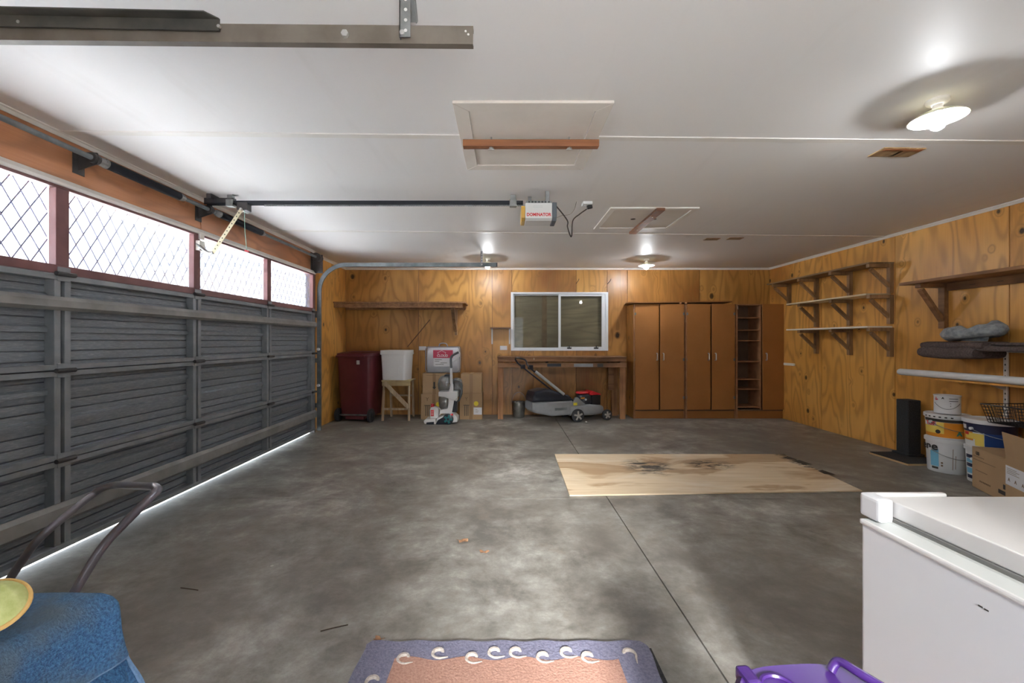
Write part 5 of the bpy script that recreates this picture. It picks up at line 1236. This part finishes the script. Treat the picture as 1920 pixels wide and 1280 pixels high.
# ------------------------------------------------------------------ purple tub
pt = thing('purple_tub', 'purple plastic lidded tub with raised handle beside the freezer', 'tub', (.535, .63, 0), math.radians(4))
def sup(z, a, b, p=3.2, n=48): return [((a*abs(math.cos(t))**(2/p))*(1 if math.cos(t) > 0 else -1), (b*abs(math.sin(t))**(2/p))*(1 if math.sin(t) > 0 else -1), z) for t in [2*PI*(i+.5)/n for i in range(n)]]
G().loft([sup(.001, .11, .12), sup(.3, .125, .135), sup(.60, .135, .148)]).build('tub_body', M['purple'], pt, smooth=True)
G().loft([sup(.585, .143, .155), sup(.590, .147, .160), sup(.613, .147, .160), sup(.620, .140, .152), sup(.618, .130, .142), sup(.615, .05, .05)]).build('tub_lid', M['purple'], pt, smooth=True)
G().tube(bez([(.062, .13, .622), (.075, .128, .640), (.085, .10, .642), (.118, .04, .634), (.135, -.03, .626)], 6), .0075, 10).build('carry_handle', M['purple'], pt, smooth=True)
G().box(-.105, -.080, .11, .152, .60, .626).build('clip', M['purple'], pt, bevel=.006)
G().tube([(.03*math.cos(a)-.055, .03*math.sin(a)+.10, .620) for a in [PI*i/12-.5 for i in range(13)]], .004, 6).build('lid_ridge', M['purple'], pt, smooth=True)
lettering('- - - - - -', .010, 'embossed_line', M['purple'], pt, lambda x, y, z: Vector((x*1.3, .10+y, .6195+z)), .0005)

# ------------------------------------------------------------------ side table with towel and cushion
tx0, tx1, ty0, ty1, tz = -1.55, -.775, .05, .775, .735
tbl = thing('side_cabinet', 'pale green cabinet hidden beneath the blue towel at the lower left', 'cabinet', ((tx0+tx1)/2, (ty0+ty1)/2, 0))
G().box(tx0, tx1, ty0, ty1, tz-.025, tz).build('cabinet_top', M['pale_green'], tbl, True, bevel=.004)
G().box(tx0+.02, tx1-.02, ty0+.02, ty1-.03, .06, tz-.026).build('cabinet_body', M['pale_green'], tbl, True, bevel=.004)
G().box(tx1-.0195, tx1-.004, ty0+.05, ty1-.06, .09, tz-.06).build('cabinet_door', M['pale_green'], tbl, True, bevel=.003)
G().box(tx0+.05, tx1-.05, ty0+.05, ty1-.05, 0, .06).build('plinth', M['black'], tbl, True)
# towel: draped grid; u beyond the right edge hangs on the +x side, v beyond the far edge hangs behind
g = G(); nu, nv = 120, 90; VV = []
U0, U1, V0, V1 = -1.20, tx1+.145, .25, ty1+.24
def fold(d, r=.026):
    if d <= 0: return 0, 0
    q = r*PI/2
    if d < q: a = d/r; return r*math.sin(a), r*(1-math.cos(a))
    return r+.03*(d-q), r+(d-q)
for i in range(nu+1):
    row = []
    for j in range(nv+1):
        u = U0+(U1-U0)*i/nu; v = V0+(V1-V0)*j/nv
        du = max(0, u-tx1); dv_ = max(0, v-ty1); ox, ozx = fold(du); oy, ozy = fold(dv_)
        drop = (ozx**3+ozy**3)**(1/3); cor = (du*dv_)**.5
        x = min(u, tx1)+ox+cor*.22+.007*math.sin(v*34)*min(1, du*10); y = min(v, ty1)+oy+cor*.10+.012*math.sin(u*30)*min(1, dv_*9)
        z = tz+.008-drop+.002*math.sin(u*23+v*11)+.0015*math.sin(v*41-u*17)
        row.append(g.bm.verts.new((x, y, z)))
    VV.append(row)
for i in range(nu):
    for j in range(nv): g.bm.faces.new((VV[i][j], VV[i+1][j], VV[i+1][j+1], VV[i][j+1]))
hem = [VV[nu][j].co.copy() for j in range(nv+1)]
tw = g.build('blue_towel', M['towel'], smooth=True)
md = tw.modifiers.new('thickness', 'SOLIDIFY'); md.thickness = .006; md.offset = 1
G().tube([p+Vector((.002, 0, 0)) for p in hem], .0045, 6).build('towel_hem', M['towel_hem'], tw, smooth=True)
tag(tw, 'faded blue bath towel draped over the cabinet at the lower left', 'towel')
# cushion
cu = thing('round_cushion', 'round lime plush cushion with orange rim lying on the blue towel', 'cushion', (px(-14, .66), .655, pz(1135, .66)), 0, None, (math.radians(24), math.radians(26), math.radians(8))); cu.scale = (.86, .86, .86)
G().lathe([(0, -.016), (.031, -.015), (.045, -.009), (.050, 0), (.045, .009), (.031, .015), (0, .017)], seg=36, sx=.98, sy=1.0).build('plush_pad', M['cushion'], cu, smooth=True)
G().tube([(.0495*math.cos(a), .0505*math.sin(a), .0) for a in [2*PI*i/36 for i in range(36)]], .0042, 8, closed=True).build('orange_rim', M['cushion_rim'], cu, smooth=True)

# ------------------------------------------------------------------ trolley with bent pipe handle
tr = thing('garden_trolley', 'trolley with a bent brown steel pipe handle standing behind the blue towel', 'trolley', (-1.3, 1.15, 0))
R0 = P(296, 912, 1.20); L0 = P(214, 909, 1.45)
rt = [Vector((-1.25, .98, .20)), P(135, 1117, 1.06), P(192, 1022, 1.13), P(286, 928, 1.19), P(297, 918, 1.20), P(290, 912, 1.215), P(218, 908.5, 1.43), P(200, 912, 1.45), P(180, 922, 1.46), P(72, 1008, 1.31), P(20, 1082, 1.36), Vector((-1.66, 1.26, .20))]
def roundpoly(pts, f=.25, n=5):
    out = [Vector(pts[0])]
    for i in range(1, len(pts)-1):
        a, b, c_ = Vector(pts[i-1]), Vector(pts[i]), Vector(pts[i+1]); l_ = min((a-b).length, (c_-b).length, .14)*f
        p = b+(a-b).normalized()*l_; q = b+(c_-b).normalized()*l_
        for k_ in range(n+1): t = k_/n; out.append(p*(1-t)**2+b*2*t*(1-t)+q*t*t)
    out.append(Vector(pts[-1])); return out
G().tube(roundpoly(rt, .36), .0115, 14).build('pipe_handle', M['pipe'], tr, True, smooth=True)
G().box(-1.80, -1.22, .90, 1.30, .17, .20).build('tray', M['dark_bracket'], tr, True, bevel=.01)
for x in (-1.76, -1.26):
    for y in (.97, 1.27): G().tube([(x-.018, y, .085), (x-.014, y, .085), (x+.014, y, .085), (x+.018, y, .085)], [.075, .085, .085, .075], 20).build('wheel', M['tyre'], tr, True, smooth=True)
    G().cyl((x, .97, .085), (x, .97, .17), .010, 8).cyl((x, 1.27, .085), (x, 1.27, .17), .010, 8).build('wheel_bracket', M['dark_bracket'], tr, True)
